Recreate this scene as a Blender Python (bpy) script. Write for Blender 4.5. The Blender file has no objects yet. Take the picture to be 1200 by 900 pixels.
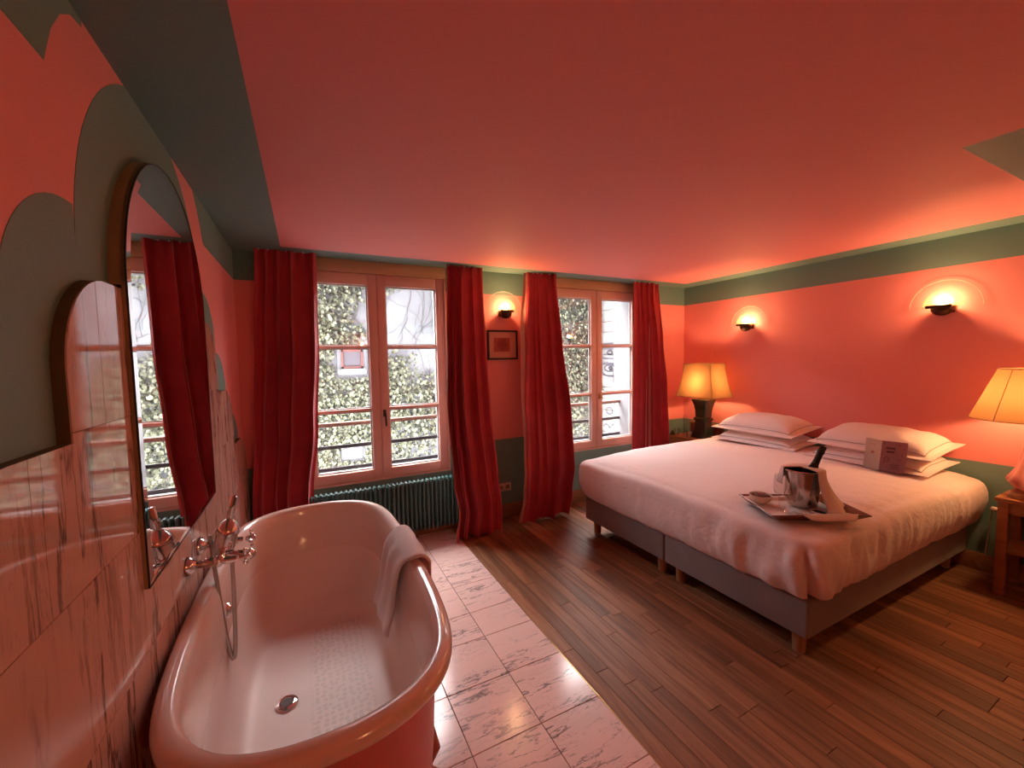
import bpy, bmesh, math, random
from math import sin, cos, pi, radians, sqrt, exp
from mathutils import Vector, Matrix, noise

# ------------------------------------------------------------------ camera, sky, exposure
S = bpy.context.scene
COL = S.collection
cam_d = bpy.data.cameras.new('camera'); cam = bpy.data.objects.new('camera', cam_d); COL.objects.link(cam)
cam_d.sensor_width = 36.0; cam_d.lens = 479.8625 / 1200 * 36.0; cam_d.clip_start = 0.02
yaw, pitch, roll = radians(26.692194), radians(3.60477124), radians(-1.06886928)
Fv = Vector((sin(yaw)*cos(pitch), cos(yaw)*cos(pitch), -sin(pitch)))
Rv = Vector((cos(yaw), -sin(yaw), 0)); Uv = Rv.cross(Fv)
R2 = Rv*cos(roll) + Uv*sin(roll); U2 = Uv*cos(roll) - Rv*sin(roll)
cam.matrix_world = Matrix(((R2.x, U2.x, -Fv.x, 0), (R2.y, U2.y, -Fv.y, 0), (R2.z, U2.z, -Fv.z, 1.55), (0, 0, 0, 1)))
S.camera = cam

W = bpy.data.worlds.new('overcast_sky'); S.world = W; W.use_nodes = True
W.node_tree.nodes['Background'].inputs[0].default_value = (1.0, 0.955, 0.95, 1)
W.node_tree.nodes['Background'].inputs[1].default_value = 33.0
S.view_settings.view_transform = 'Standard'; S.view_settings.look = 'None'
S.view_settings.exposure = 0.17; S.view_settings.gamma = 1.0; S.view_settings.use_curve_mapping = False
S.cycles.max_bounces = 14; S.cycles.diffuse_bounces = 8; S.cycles.transparent_max_bounces = 16
S.cycles.caustics_reflective = False; S.cycles.caustics_refractive = False
S.cycles.sample_clamp_indirect = 6.0

def portal(x, z, w, h):          # tells the renderer where the sky enters; gives no light of its own
    L = bpy.data.lights.new('sky_portal', 'AREA'); L.shape = 'RECTANGLE'; L.size = w; L.size_y = h
    L.cycles.is_portal = True
    o = bpy.data.objects.new('sky_portal', L); COL.objects.link(o)
    o.location = (x, 3.655, z); o.rotation_euler = (radians(-90), 0, 0)
portal(0.55, 1.42, 1.2, 1.9); portal(2.83, 1.42, 1.2, 1.9)

WARM = (1.0, 0.51, 0.21)
SCONCE_W, LAMP_W = 9.6, 20.5
def point_light(loc, power, r, name='lamp_light', color=WARM):
    L = bpy.data.lights.new(name, 'POINT'); L.energy = power; L.color = color; L.shadow_soft_size = r
    o = bpy.data.objects.new(name, L); COL.objects.link(o); o.location = loc
    return o

# ------------------------------------------------------------------ materials
MATS = {}
def nt(name):
    m = bpy.data.materials.new(name); m.use_nodes = True
    t = m.node_tree; b = t.nodes['Principled BSDF']
    return m, t, b
def node(t, typ, ins=None, **kw):
    n = t.nodes.new(typ)
    for k, v in kw.items(): setattr(n, k, v)
    for k, v in (ins or {}).items():
        if hasattr(v, 'is_output') : t.links.new(v, n.inputs[k])
        else: n.inputs[k].default_value = v
    return n
def rgba(c): return (c[0], c[1], c[2], 1.0)
def set_bump(t, b, height, strength=0.2, dist=0.01):
    bp = node(t, 'ShaderNodeBump', {'Height': height, 'Strength': strength, 'Distance': dist})
    t.links.new(bp.outputs[0], b.inputs['Normal'])
def coords(t, scale=(1, 1, 1), rand=0.0):
    tc = node(t, 'ShaderNodeTexCoord')
    mp = node(t, 'ShaderNodeMapping', {'Vector': tc.outputs['Object'], 'Scale': scale})
    if rand:
        oi = node(t, 'ShaderNodeObjectInfo')
        mul = node(t, 'ShaderNodeVectorMath', {0: (31.7*rand, 17.3*rand, 11.1*rand)}, operation='SCALE')
        t.links.new(oi.outputs['Random'], mul.inputs['Scale'])
        t.links.new(mul.outputs[0], mp.inputs['Location'])
    return mp.outputs[0]
def ramp(t, fac, stops):
    r = node(t, 'ShaderNodeValToRGB', {'Fac': fac})
    e = r.color_ramp.elements
    while len(e) < len(stops): e.new(0.5)
    for i, (p, c) in enumerate(stops): e[i].position = p; e[i].color = rgba(c)
    return r.outputs[0]
def simple(name, col, rough=0.5, metal=0.0, bump=0.0, bscale=200.0, var=0.0, spec=None, sheen=0.0, coat=0.0, vscale=8.0):
    if name in MATS: return MATS[name]
    m, t, b = nt(name)
    b.inputs['Base Color'].default_value = rgba(col); b.inputs['Roughness'].default_value = rough
    b.inputs['Metallic'].default_value = metal
    if spec is not None: b.inputs['Specular IOR Level'].default_value = spec
    if sheen: b.inputs['Sheen Weight'].default_value = sheen
    if coat: b.inputs['Coat Weight'].default_value = coat; b.inputs['Coat Roughness'].default_value = 0.05
    v = coords(t)
    if var:
        n = node(t, 'ShaderNodeTexNoise', {'Vector': v, 'Scale': vscale, 'Detail': 4.0})
        lo = [c*(1-var) for c in col]; hi = [min(1, c*(1+var)) for c in col]
        t.links.new(ramp(t, n.outputs['Fac'], [(0.3, lo), (0.7, hi)]), b.inputs['Base Color'])
    if bump:
        n2 = node(t, 'ShaderNodeTexNoise', {'Vector': v, 'Scale': bscale, 'Detail': 3.0})
        set_bump(t, b, n2.outputs['Fac'], bump, 0.004)
    MATS[name] = m
    return m

PINK = (0.82, 0.28, 0.27); GREEN = (0.155, 0.275, 0.250)
def wall_paint(name, lo, hi, roughness=0.6):
    """pink paint with a green dado below lo and a green frieze above hi (object Z)"""
    m, t, b = nt(name)
    tc = node(t, 'ShaderNodeTexCoord'); sp = node(t, 'ShaderNodeSeparateXYZ', {0: tc.outputs['Object']})
    a = node(t, 'ShaderNodeMath', {0: sp.outputs['Z'], 1: hi}, operation='GREATER_THAN')
    c = node(t, 'ShaderNodeMath', {0: sp.outputs['Z'], 1: lo}, operation='LESS_THAN')
    s = node(t, 'ShaderNodeMath', {0: a.outputs[0], 1: c.outputs[0]}, operation='ADD')
    mx = node(t, 'ShaderNodeMix', data_type='RGBA')
    t.links.new(s.outputs[0], mx.inputs[0]); mx.inputs[6].default_value = rgba(PINK); mx.inputs[7].default_value = rgba(GREEN)
    t.links.new(mx.outputs[2], b.inputs['Base Color']); b.inputs['Roughness'].default_value = roughness
    n = node(t, 'ShaderNodeTexNoise', {'Vector': tc.outputs['Object'], 'Scale': 90.0, 'Detail': 4.0})
    set_bump(t, b, n.outputs['Fac'], 0.08, 0.004)
    return m
M_WALL = wall_paint('painted_wall', 0.768, 2.152)
M_PINK = simple('pink_paint', PINK, 0.6, bump=0.08, bscale=90)
M_CEIL = simple('pink_ceiling_paint', (0.84, 0.30, 0.285), 0.7, bump=0.06, bscale=70)
M_GREEN = simple('green_paint', GREEN, 0.6, bump=0.08, bscale=90)

def marble(name, base, vein, axis, rough=0.12, scale=1.0, amount=1.0, wide=0.022, cover=(0.40, 0.62)):
    m, t, b = nt(name)
    st = {'x': (0.55, 2.6, 1.0), 'z': (3.0, 3.0, 0.36)}[axis]
    v = coords(t, tuple(s*scale for s in st), rand=1.0)
    wn = node(t, 'ShaderNodeTexNoise', {'Vector': v, 'Scale': 1.7, 'Detail': 6.0, 'Roughness': 0.62})
    add = node(t, 'ShaderNodeVectorMath', {0: v}, operation='MULTIPLY_ADD')
    t.links.new(wn.outputs['Color'], add.inputs[0]); add.inputs[1].default_value = (1.1, 1.1, 1.1); t.links.new(v, add.inputs[2])
    n1 = node(t, 'ShaderNodeTexNoise', {'Vector': add.outputs[0], 'Scale': 2.1, 'Detail': 3.0, 'Roughness': 0.5})
    d1 = node(t, 'ShaderNodeMath', {0: n1.outputs['Fac'], 1: 0.5}, operation='SUBTRACT')
    a1 = node(t, 'ShaderNodeMath', {0: d1.outputs[0]}, operation='ABSOLUTE')
    v1 = node(t, 'ShaderNodeMapRange', {'Value': a1.outputs[0], 'From Min': 0.0, 'From Max': wide, 'To Min': 1.0, 'To Max': 0.0}, interpolation_type='SMOOTHSTEP')
    n2 = node(t, 'ShaderNodeTexNoise', {'Vector': add.outputs[0], 'Scale': 5.5, 'Detail': 4.0})
    d2 = node(t, 'ShaderNodeMath', {0: n2.outputs['Fac'], 1: 0.47}, operation='SUBTRACT')
    a2 = node(t, 'ShaderNodeMath', {0: d2.outputs[0]}, operation='ABSOLUTE')
    v2 = node(t, 'ShaderNodeMapRange', {'Value': a2.outputs[0], 'From Min': 0.0, 'From Max': 0.014, 'To Min': 0.45, 'To Max': 0.0}, interpolation_type='SMOOTHSTEP')
    n3 = node(t, 'ShaderNodeTexNoise', {'Vector': v, 'Scale': 1.3, 'Detail': 5.0})
    msk = node(t, 'ShaderNodeMapRange', {'Value': n3.outputs['Fac'], 'From Min': cover[0], 'From Max': cover[1]})
    sm = node(t, 'ShaderNodeMath', {0: v1.outputs[0], 1: v2.outputs[0]}, operation='MAXIMUM')
    sm2 = node(t, 'ShaderNodeMath', {0: sm.outputs[0], 1: msk.outputs[0]}, operation='MULTIPLY')
    cl = node(t, 'ShaderNodeMapRange', {'Value': n3.outputs['Fac'], 'From Min': 0.52, 'From Max': 0.8, 'To Min': 0.0, 'To Max': 0.22})
    sm3 = node(t, 'ShaderNodeMath', {0: sm2.outputs[0], 1: cl.outputs[0]}, operation='MAXIMUM')
    sm4 = node(t, 'ShaderNodeMath', {0: sm3.outputs[0], 1: amount}, operation='MULTIPLY')
    mx = node(t, 'ShaderNodeMix', data_type='RGBA')
    t.links.new(sm4.outputs[0], mx.inputs[0]); mx.inputs[6].default_value = rgba(base); mx.inputs[7].default_value = rgba(vein)
    t.links.new(mx.outputs[2], b.inputs['Base Color']); b.inputs['Roughness'].default_value = rough
    return m
M_MARBLE_FLOOR = marble('veined_floor_marble', (0.74, 0.53, 0.485), (0.12, 0.11, 0.11), 'x', 0.16, 1.25, 0.85, 0.017, (0.34, 0.55))
M_MARBLE_WALL = marble('veined_wall_marble', (0.66, 0.43, 0.36), (0.13, 0.07, 0.065), 'z', 0.05, 1.35, 0.9, 0.045, (0.36, 0.56))
M_GROUT = simple('grout', (0.16, 0.10, 0.09), 0.9)

def wood(name, c1, c2, axis='y', rough=0.4, rand=1.0, scale=1.0, varc=0.35):
    m, t, b = nt(name)
    st = {'y': (26, 1.6, 26), 'x': (1.6, 26, 26), 'z': (26, 26, 1.6)}[axis]
    v = coords(t, tuple(s*scale for s in st), rand=rand)
    n = node(t, 'ShaderNodeTexNoise', {'Vector': v, 'Scale': 1.0, 'Detail': 6.0, 'Roughness': 0.62, 'Distortion': 0.8})
    col = ramp(t, n.outputs['Fac'], [(0.28, c1), (0.72, c2)])
    oi = node(t, 'ShaderNodeObjectInfo')
    mr = node(t, 'ShaderNodeMapRange', {'Value': oi.outputs['Random'], 'To Min': 1-varc, 'To Max': 1+varc})
    hs = node(t, 'ShaderNodeHueSaturation', {'Color': col, 'Value': mr.outputs[0]})
    t.links.new(hs.outputs[0], b.inputs['Base Color'])
    rr = node(t, 'ShaderNodeMapRange', {'Value': n.outputs['Fac'], 'To Min': rough+0.12, 'To Max': rough-0.05})
    t.links.new(rr.outputs[0], b.inputs['Roughness'])
    set_bump(t, b, n.outputs['Fac'], 0.12, 0.003)
    return m
M_PLANK = wood('oak_parquet', (0.12, 0.047, 0.022), (0.34, 0.152, 0.074), 'y', 0.46, varc=0.30)
M_PLANK.node_tree.nodes['Principled BSDF'].inputs['Specular IOR Level'].default_value = 0.32
M_SUBFLOOR = simple('dark_gap', (0.02, 0.012, 0.008), 0.9)
M_BASEB = wood('oak_baseboard', (0.20, 0.085, 0.04), (0.36, 0.17, 0.08), 'x', 0.4, 0.3, 0.6, 0.05)
M_LINTEL = wood('pine_lintel', (0.46, 0.27, 0.16), (0.58, 0.36, 0.22), 'x', 0.5, 0.3, 0.6, 0.05)
M_NIGHT = wood('nightstand_wood', (0.22, 0.09, 0.035), (0.42, 0.19, 0.08), 'y', 0.35, 0.3, 0.8, 0.08)
M_LEG = wood('bed_leg_wood', (0.28, 0.13, 0.06), (0.46, 0.24, 0.12), 'z', 0.35, 0.5, 0.8, 0.1)
M_TRAY = wood('tray_wood', (0.10, 0.035, 0.018), (0.20, 0.075, 0.035), 'y', 0.35, 0.3, 0.8, 0.05)
M_FRAMEP = simple('window_frame_paint', (0.70, 0.42, 0.36), 0.4, bump=0.05, bscale=60)
M_WHITE_FR = simple('white_exterior_paint', (0.62, 0.62, 0.64), 0.5)
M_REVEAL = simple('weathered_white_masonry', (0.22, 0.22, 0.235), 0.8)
M_CHROME = simple('polished_chrome', (0.80, 0.79, 0.79), 0.06, 1.0)
M_HOSE = simple('chrome_hose', (0.52, 0.49, 0.48), 0.25, 1.0, bump=0.6, bscale=600)
M_STEEL = simple('brushed_steel', (0.55, 0.49, 0.45), 0.13, 1.0)
M_BLACK = simple('black_paint', (0.012, 0.011, 0.010), 0.4)
M_BRASS = simple('aged_brass', (0.42, 0.24, 0.08), 0.3, 1.0)
M_GOLDWOOD = simple('brown_brass_edge', (0.30, 0.20, 0.105), 0.45, 0.0, var=0.2)
M_BRONZE = simple('dark_bronze', (0.06, 0.028, 0.014), 0.4, 0.7)
M_MIRROR = simple('silvered_glass', (0.86, 0.86, 0.86), 0.01, 1.0)
M_RAD = simple('dark_green_enamel', (0.05, 0.12, 0.115), 0.32)
M_BOX = simple('grey_box_spring_fabric', (0.20, 0.165, 0.165), 0.9, bump=0.5, bscale=500, var=0.08, sheen=0.3)
M_ENAMEL = None
M_TUBOUT = simple('pink_tub_paint', (0.62, 0.16, 0.15), 0.35)
M_TOWEL = simple('white_terry', (0.74, 0.62, 0.60), 0.95, bump=0.9, bscale=420, sheen=0.4)
M_CARD1 = simple('pale_card', (0.62, 0.50, 0.45), 0.7)
M_CARD2 = simple('mauve_card', (0.42, 0.22, 0.26), 0.7)
M_INK = simple('dark_ink', (0.08, 0.03, 0.05), 0.8)
M_POT = simple('cream_ceramic', (0.70, 0.60, 0.52), 0.25)
M_NUT = simple('dark_red_fruit', (0.12, 0.02, 0.015), 0.4)
M_BOTTLE = simple('black_foil', (0.008, 0.008, 0.007), 0.35)
M_GREENLAMP = simple('dark_green_ceramic', (0.016, 0.034, 0.020), 0.22, coat=0.4)
M_PINKLAMP = simple('pink_ceramic', (0.72, 0.30, 0.27), 0.22, coat=0.3)
M_PLASTIC = simple('cream_plastic', (0.60, 0.48, 0.42), 0.45)
M_DARKPLASTIC = simple('black_plastic', (0.02, 0.02, 0.02), 0.5)

def fabric(name, c1, c2, rough=0.85, scale=700.0, sheen=0.5, big=6.0, bump=0.35):
    m, t, b = nt(name)
    v = coords(t)
    n = node(t, 'ShaderNodeTexNoise', {'Vector': v, 'Scale': scale, 'Detail': 2.0})
    n2 = node(t, 'ShaderNodeTexNoise', {'Vector': v, 'Scale': big, 'Detail': 4.0})
    t.links.new(ramp(t, n2.outputs['Fac'], [(0.3, c1), (0.7, c2)]), b.inputs['Base Color'])
    b.inputs['Roughness'].default_value = rough; b.inputs['Sheen Weight'].default_value = sheen
    b.inputs['Sheen Roughness'].default_value = 0.4
    set_bump(t, b, n.outputs['Fac'], bump, 0.002)
    return m
M_CURTAIN = fabric('crimson_curtain_cloth', (0.34, 0.022, 0.035), (0.43, 0.032, 0.048), 0.75, 500, 0.15)
M_LINING = fabric('pink_curtain_lining', (0.62, 0.32, 0.26), (0.70, 0.38, 0.31), 0.8, 500, 0.1)
def linen(name, wr=0.5):
    m, t, b = nt(name)
    v = coords(t)
    n = node(t, 'ShaderNodeTexNoise', {'Vector': v, 'Scale': 420.0, 'Detail': 2.0})
    n2 = node(t, 'ShaderNodeTexNoise', {'Vector': v, 'Scale': 11.0, 'Detail': 5.0, 'Roughness': 0.55, 'Distortion': 0.7})
    mad = node(t, 'ShaderNodeMath', {0: n.outputs['Fac'], 1: 0.05, 2: n2.outputs['Fac']}, operation='MULTIPLY_ADD')
    b.inputs['Base Color'].default_value = (0.80, 0.69, 0.68, 1); b.inputs['Roughness'].default_value = 0.85
    b.inputs['Sheen Weight'].default_value = 0.15
    set_bump(t, b, mad.outputs[0], wr, 0.02)
    return m
M_LINEN = linen('white_bed_linen'); M_PILLOW = linen('white_pillow_linen', 0.35)
M_NAPKIN = simple('white_napkin', (0.78, 0.70, 0.66), 0.9, bump=0.4, bscale=300)

def glassy(name, tint=(1, 1, 1), refl=1.0, rough=0.0, frost=0.0, frost_col=(0.8, 0.7, 0.6)):
    m = bpy.data.materials.new(name); m.use_nodes = True; t = m.node_tree; t.nodes.clear()
    out = node(t, 'ShaderNodeOutputMaterial')
    tr = node(t, 'ShaderNodeBsdfTransparent', {'Color': rgba(tint)})
    gl = node(t, 'ShaderNodeBsdfGlossy', {'Color': rgba((1, 1, 1)), 'Roughness': rough})
    lw = node(t, 'ShaderNodeLayerWeight', {'Blend': 0.5})                     # Schlick, the same from both sides
    p5 = node(t, 'ShaderNodeMath', {0: lw.outputs['Facing'], 1: 5.0}, operation='POWER')
    fr = node(t, 'ShaderNodeMath', {0: p5.outputs[0], 1: 0.96, 2: 0.04}, operation='MULTIPLY_ADD')
    k = node(t, 'ShaderNodeMath', {0: fr.outputs[0], 1: refl}, operation='MULTIPLY')
    mx = node(t, 'ShaderNodeMixShader', {0: k.outputs[0], 1: tr.outputs[0], 2: gl.outputs[0]})
    last = mx.outputs[0]
    if frost:
        df = node(t, 'ShaderNodeBsdfDiffuse', {'Color': rgba(frost_col)}); tl = node(t, 'ShaderNodeBsdfTranslucent', {'Color': rgba(frost_col)})
        a = node(t, 'ShaderNodeMixShader', {0: 0.5, 1: df.outputs[0], 2: tl.outputs[0]})
        last = node(t, 'ShaderNodeMixShader', {0: frost, 1: last, 2: a.outputs[0]}).outputs[0]
    t.links.new(last, out.inputs[0])
    return m
M_PANE = glassy('window_glass', (0.97, 0.98, 0.98))
M_GLASS = glassy('drinking_glass', (0.94, 0.94, 0.94), 1.3)
M_SCONCEGLASS = glassy('frosted_sconce_glass', (1, 1, 1), 0.6, 0.05, 0.025)
M_SCONCEIN = glassy('frosted_inner_glass', (1, 1, 1), 0.6, 0.1, 0.28, (0.9, 0.58, 0.28))

def shade_mat(name, col):
    m = bpy.data.materials.new(name); m.use_nodes = True; t = m.node_tree; t.nodes.clear()
    out = node(t, 'ShaderNodeOutputMaterial')
    v = coords(t); n = node(t, 'ShaderNodeTexNoise', {'Vector': v, 'Scale': 260.0, 'Detail': 2.0})
    c = ramp(t, n.outputs['Fac'], [(0.2, [x*0.9 for x in col]), (0.8, col)])
    df = node(t, 'ShaderNodeBsdfDiffuse', {'Color': c}); tl = node(t, 'ShaderNodeBsdfTranslucent', {'Color': c})
    a = node(t, 'ShaderNodeMixShader', {0: 0.55, 1: df.outputs[0], 2: tl.outputs[0]})
    t.links.new(a.outputs[0], out.inputs[0])
    return m
M_SHADE = shade_mat('cream_shade_cloth', (0.25, 0.125, 0.052))
def emit(name, col, strength):
    m = bpy.data.materials.new(name); m.use_nodes = True; t = m.node_tree; t.nodes.clear()
    out = node(t, 'ShaderNodeOutputMaterial'); e = node(t, 'ShaderNodeEmission', {'Color': rgba(col), 'Strength': strength})
    t.links.new(e.outputs[0], out.inputs[0]); return m
M_BULB = emit('glowing_bulb', (1.0, 0.62, 0.20), 30.0)

def enamel():
    m, t, b = nt('white_enamel')
    tc = node(t, 'ShaderNodeTexCoord'); sp = node(t, 'ShaderNodeSeparateXYZ', {0: tc.outputs['Object']})
    vo = node(t, 'ShaderNodeTexVoronoi', {'Vector': tc.outputs['Object'], 'Scale': 40.0}, feature='F1', voronoi_dimensions='2D')
    vo.inputs['Randomness'].default_value = 0.5
    dot = node(t, 'ShaderNodeMapRange', {'Value': vo.outputs['Distance'], 'From Min': 0.30, 'From Max': 0.40, 'To Min': 1.0, 'To Max': 0.0})
    def band(sock, lo, hi, soft):
        a = node(t, 'ShaderNodeMapRange', {'Value': sock, 'From Min': lo-soft, 'From Max': lo+soft})
        c = node(t, 'ShaderNodeMapRange', {'Value': sock, 'From Min': hi-soft, 'From Max': hi+soft, 'To Min': 1.0, 'To Max': 0.0})
        return node(t, 'ShaderNodeMath', {0: a.outputs[0], 1: c.outputs[0]}, operation='MULTIPLY').outputs[0]
    mk = node(t, 'ShaderNodeMath', {0: band(sp.outputs['X'], -0.04, 0.19, 0.01), 1: band(sp.outputs['Y'], -0.30, 0.42, 0.01)}, operation='MULTIPLY')
    mk2 = node(t, 'ShaderNodeMath', {0: mk.outputs[0], 1: band(sp.outputs['Z'], 0.15, 0.255, 0.005)}, operation='MULTIPLY')
    pat = node(t, 'ShaderNodeMath', {0: mk2.outputs[0], 1: dot.outputs[0]}, operation='MULTIPLY')
    mx = node(t, 'ShaderNodeMix', data_type='RGBA')
    t.links.new(pat.outputs[0], mx.inputs[0]); mx.inputs[6].default_value = (0.78, 0.62, 0.565, 1); mx.inputs[7].default_value = (0.67, 0.525, 0.48, 1)
    t.links.new(mx.outputs[2], b.inputs['Base Color'])
    rr = node(t, 'ShaderNodeMapRange', {'Value': sp.outputs['Z'], 'From Min': 0.30, 'From Max': 0.62, 'To Min': 0.50, 'To Max': 0.14}, interpolation_type='SMOOTHERSTEP'); t.links.new(rr.outputs[0], b.inputs['Roughness']); t.links.new(rr.outputs[0], b.inputs['Coat Roughness'])
    b.inputs['Coat Weight'].default_value = 0.3
    return m
M_ENAMEL = enamel()

# ------------------------------------------------------------------ mesh helpers
WLOC = {}
def wloc(o): return WLOC.get(o.name, Vector((0, 0, 0))) if o else Vector((0, 0, 0))
def auto_smooth(me, ang=40):
    for p in me.polygons: p.use_smooth = True
    try: me.set_sharp_from_angle(angle=radians(ang))
    except Exception: pass
class B:
    def __init__(s): s.bm = bmesh.new()
    def box(s, x0, x1, y0, y1, z0, z1, bev=0.0, seg=2):
        r = bmesh.ops.create_cube(s.bm, size=1.0); vs = r['verts']
        for v in vs: v.co = Vector(((x0+x1)/2 + v.co.x*(x1-x0), (y0+y1)/2 + v.co.y*(y1-y0), (z0+z1)/2 + v.co.z*(z1-z0)))
        if bev:
            es = list({e for v in vs for e in v.link_edges})
            bmesh.ops.bevel(s.bm, geom=es, offset=bev, segments=seg, profile=0.5, affect='EDGES')
        return s
    def loft(s, rings, close=True, cap0=False, cap1=False, flip=False, mat=None):
        vv = [[s.bm.verts.new(p) for p in r] for r in rings]
        n = len(rings[0]); fs = []
        for i in range(len(rings)-1):
            for j in range(n if close else n-1):
                k = (j+1) % n
                f = [vv[i][j], vv[i][k], vv[i+1][k], vv[i+1][j]]
                fs.append(s.bm.faces.new(f[::-1] if flip else f))
        if cap0: fs.append(s.bm.faces.new(vv[0] if flip else vv[0][::-1]))
        if cap1: fs.append(s.bm.faces.new(vv[-1][::-1] if flip else vv[-1]))
        if mat is not None:
            for f in fs: f.material_index = mat
        return vv
    def lathe(s, c, prof, n=24, axis='z', sx=1.0, sy=1.0, cap=True):
        c = Vector(c); rings = []
        for r, h in prof:
            ring = []
            for k in range(n):
                a = 2*pi*k/n
                if axis == 'z': p = Vector((r*cos(a)*sx, r*sin(a)*sy, h))
                elif axis == 'x': p = Vector((h, r*cos(a), r*sin(a)))
                else: p = Vector((r*sin(a), h, r*cos(a)))
                ring.append(c + p)
            rings.append(ring)
        s.loft(rings, True, cap, cap); return s
    def tube(s, pts, r, n=10, cap=True):
        pts = [Vector(p) for p in pts]; rs = r if isinstance(r, (list, tuple)) else [r]*len(pts)
        rings = []; up = None
        for i, p in enumerate(pts):
            d = (pts[min(i+1, len(pts)-1)] - pts[max(i-1, 0)]).normalized()
            if up is None:
                up = Vector((0, 0, 1)) if abs(d.z) < 0.9 else Vector((0, 1, 0))
            a = d.cross(up)
            if a.length < 1e-5: a = d.cross(Vector((1, 0, 0)))
            a.normalize(); up = a.cross(d).normalized()
            rings.append([p + (a*cos(2*pi*k/n) + up*sin(2*pi*k/n))*rs[i] for k in range(n)])
        s.loft(rings, True, cap, cap); return s
    def sphere(s, c, r, n=16, sc=(1, 1, 1)):
        rr = bmesh.ops.create_uvsphere(s.bm, u_segments=n, v_segments=max(6, n//2), radius=r)
        for v in rr['verts']: v.co = Vector(c) + Vector((v.co.x*sc[0], v.co.y*sc[1], v.co.z*sc[2]))
        return s
    def prism(s, poly, off):
        """closed 3D polygon extruded by vector off"""
        off = Vector(off); a = [s.bm.verts.new(Vector(p)) for p in poly]; b = [s.bm.verts.new(Vector(p)+off) for p in poly]
        n = len(poly); fs = [s.bm.faces.new(a[::-1]), s.bm.faces.new(b)]
        for i in range(n):
            j = (i+1) % n; fs.append(s.bm.faces.new([a[i], a[j], b[j], b[i]]))
        bmesh.ops.recalc_face_normals(s.bm, faces=fs); return s
    def grid(s, nu, nv, fn, mat=None):
        vv = [[s.bm.verts.new(fn(i/(nu-1), j/(nv-1))) for i in range(nu)] for j in range(nv)]
        for j in range(nv-1):
            for i in range(nu-1):
                f = s.bm.faces.new([vv[j][i], vv[j][i+1], vv[j+1][i+1], vv[j+1][i]])
                if mat is not None: f.material_index = mat
        return s
    def done(s, name, mat, parent=None, smooth=40, kind=None, recalc=True):
        if recalc: bmesh.ops.recalc_face_normals(s.bm, faces=s.bm.faces)
        me = bpy.data.meshes.new(name)
        if parent is not None:
            o0 = wloc(parent)
            for v in s.bm.verts: v.co -= o0
        s.bm.to_mesh(me); s.bm.free()
        for m in (mat if isinstance(mat, (list, tuple)) else [mat]): me.materials.append(m)
        if smooth: auto_smooth(me, smooth)
        o = bpy.data.objects.new(name, me); COL.objects.link(o)
        if parent is not None: o.parent = parent; WLOC[o.name] = wloc(parent).copy()
        else: WLOC[o.name] = Vector((0, 0, 0))
        if kind: o['kind'] = kind
        return o
def tag(o, label, cat, group=None):
    o['label'] = label; o['category'] = cat
    if group: o['group'] = group
    return o
def thing(name, label, cat, loc, group=None):
    o = bpy.data.objects.new(name, None); COL.objects.link(o); o.empty_display_size = 0.05
    o.location = loc; WLOC[o.name] = Vector(loc); return tag(o, label, cat, group)
def dup(root, loc, label=None, rz=0.0):
    r = root.copy(); COL.objects.link(r); r.location = loc; r.rotation_euler = (0, 0, rz); WLOC[r.name] = Vector(loc)
    if label: r['label'] = label
    for ch in list(root.children):
        c = ch.copy(); COL.objects.link(c); c.parent = r
        for g in list(ch.children):
            d = g.copy(); COL.objects.link(d); d.parent = c
    return r
def struct(b, name, mat, parent=None, smooth=0): return b.done(name, mat, parent, smooth, 'structure')
def lerp(a, b, t): return a + (b-a)*t
def interp(tab, z):
    """tab: sorted rows (z, a, b, ...) -> interpolated a, b, ..."""
    if z <= tab[0][0]: return tab[0][1:]
    for p, q in zip(tab, tab[1:]):
        if z <= q[0]:
            t = (z-p[0])/(q[0]-p[0]); t = t*t*(3-2*t)
            return tuple(lerp(a, c, t) for a, c in zip(p[1:], q[1:]))
    return tab[-1][1:]
def sstep(a, b, x):
    t = max(0.0, min(1.0, (x-a)/(b-a))); return t*t*(3-2*t)

# ------------------------------------------------------------------ room shell
XL, XR, YF, YB, H = -0.435, 4.17, 3.563, -2.2, 2.361
random.seed(4)
floor = struct(B().box(XL-0.12, XR+0.12, YB-0.12, YF+0.37, -0.15, -0.014), 'floor', M_SUBFLOOR)
# ceiling: pink field with a green border, one mesh split along the painted lines
cb = B(); xs = [XL-0.12, -0.120, 2.40, 3.93, XR+0.12]; ys = [YB-0.12, 0.70, 3.335, YF+0.02]
vg = [[cb.bm.verts.new((x, y, H)) for x in xs] for y in ys]
for j in range(3):
    for i in range(4):
        f = cb.bm.faces.new([vg[j][i], vg[j+1][i], vg[j+1][i+1], vg[j][i+1]])
        f.material_index = 0 if (j == 1 and i in (1, 2)) or (j == 0 and i == 1) else 1
ext = bmesh.ops.extrude_face_region(cb.bm, geom=list(cb.bm.faces))
for v in ext['geom']:
    if isinstance(v, bmesh.types.BMVert): v.co.z += 0.15
ceiling = struct(cb, 'ceiling', [M_CEIL, M_GREEN])
struct(B().box(XL-0.12, XL, YB-0.12, YF, -0.02, H+0.02), 'wall_left', M_PINK)
wl = bpy.data.objects['wall_left']
struct(B().box(XR, XR+0.12, YB-0.12, YF, -0.02, H+0.02), 'wall_right', M_WALL)
struct(B().box(XL, XR, YB-0.12, YB, -0.02, H+0.02), 'wall_rear', M_WALL)
YO = YF+0.37
wf = B()
for x0, x1 in ((XL-0.12, -0.045), (1.145, 2.255), (3.405, XR+0.12)): wf.box(x0, x1, YF, YO, -0.02, H+0.02)
for x0, x1 in ((-0.045, 1.145), (2.255, 3.405)): wf.box(x0, x1, YF, YO, -0.02, 0.552)
struct(wf, 'wall_far', M_WALL)
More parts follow.
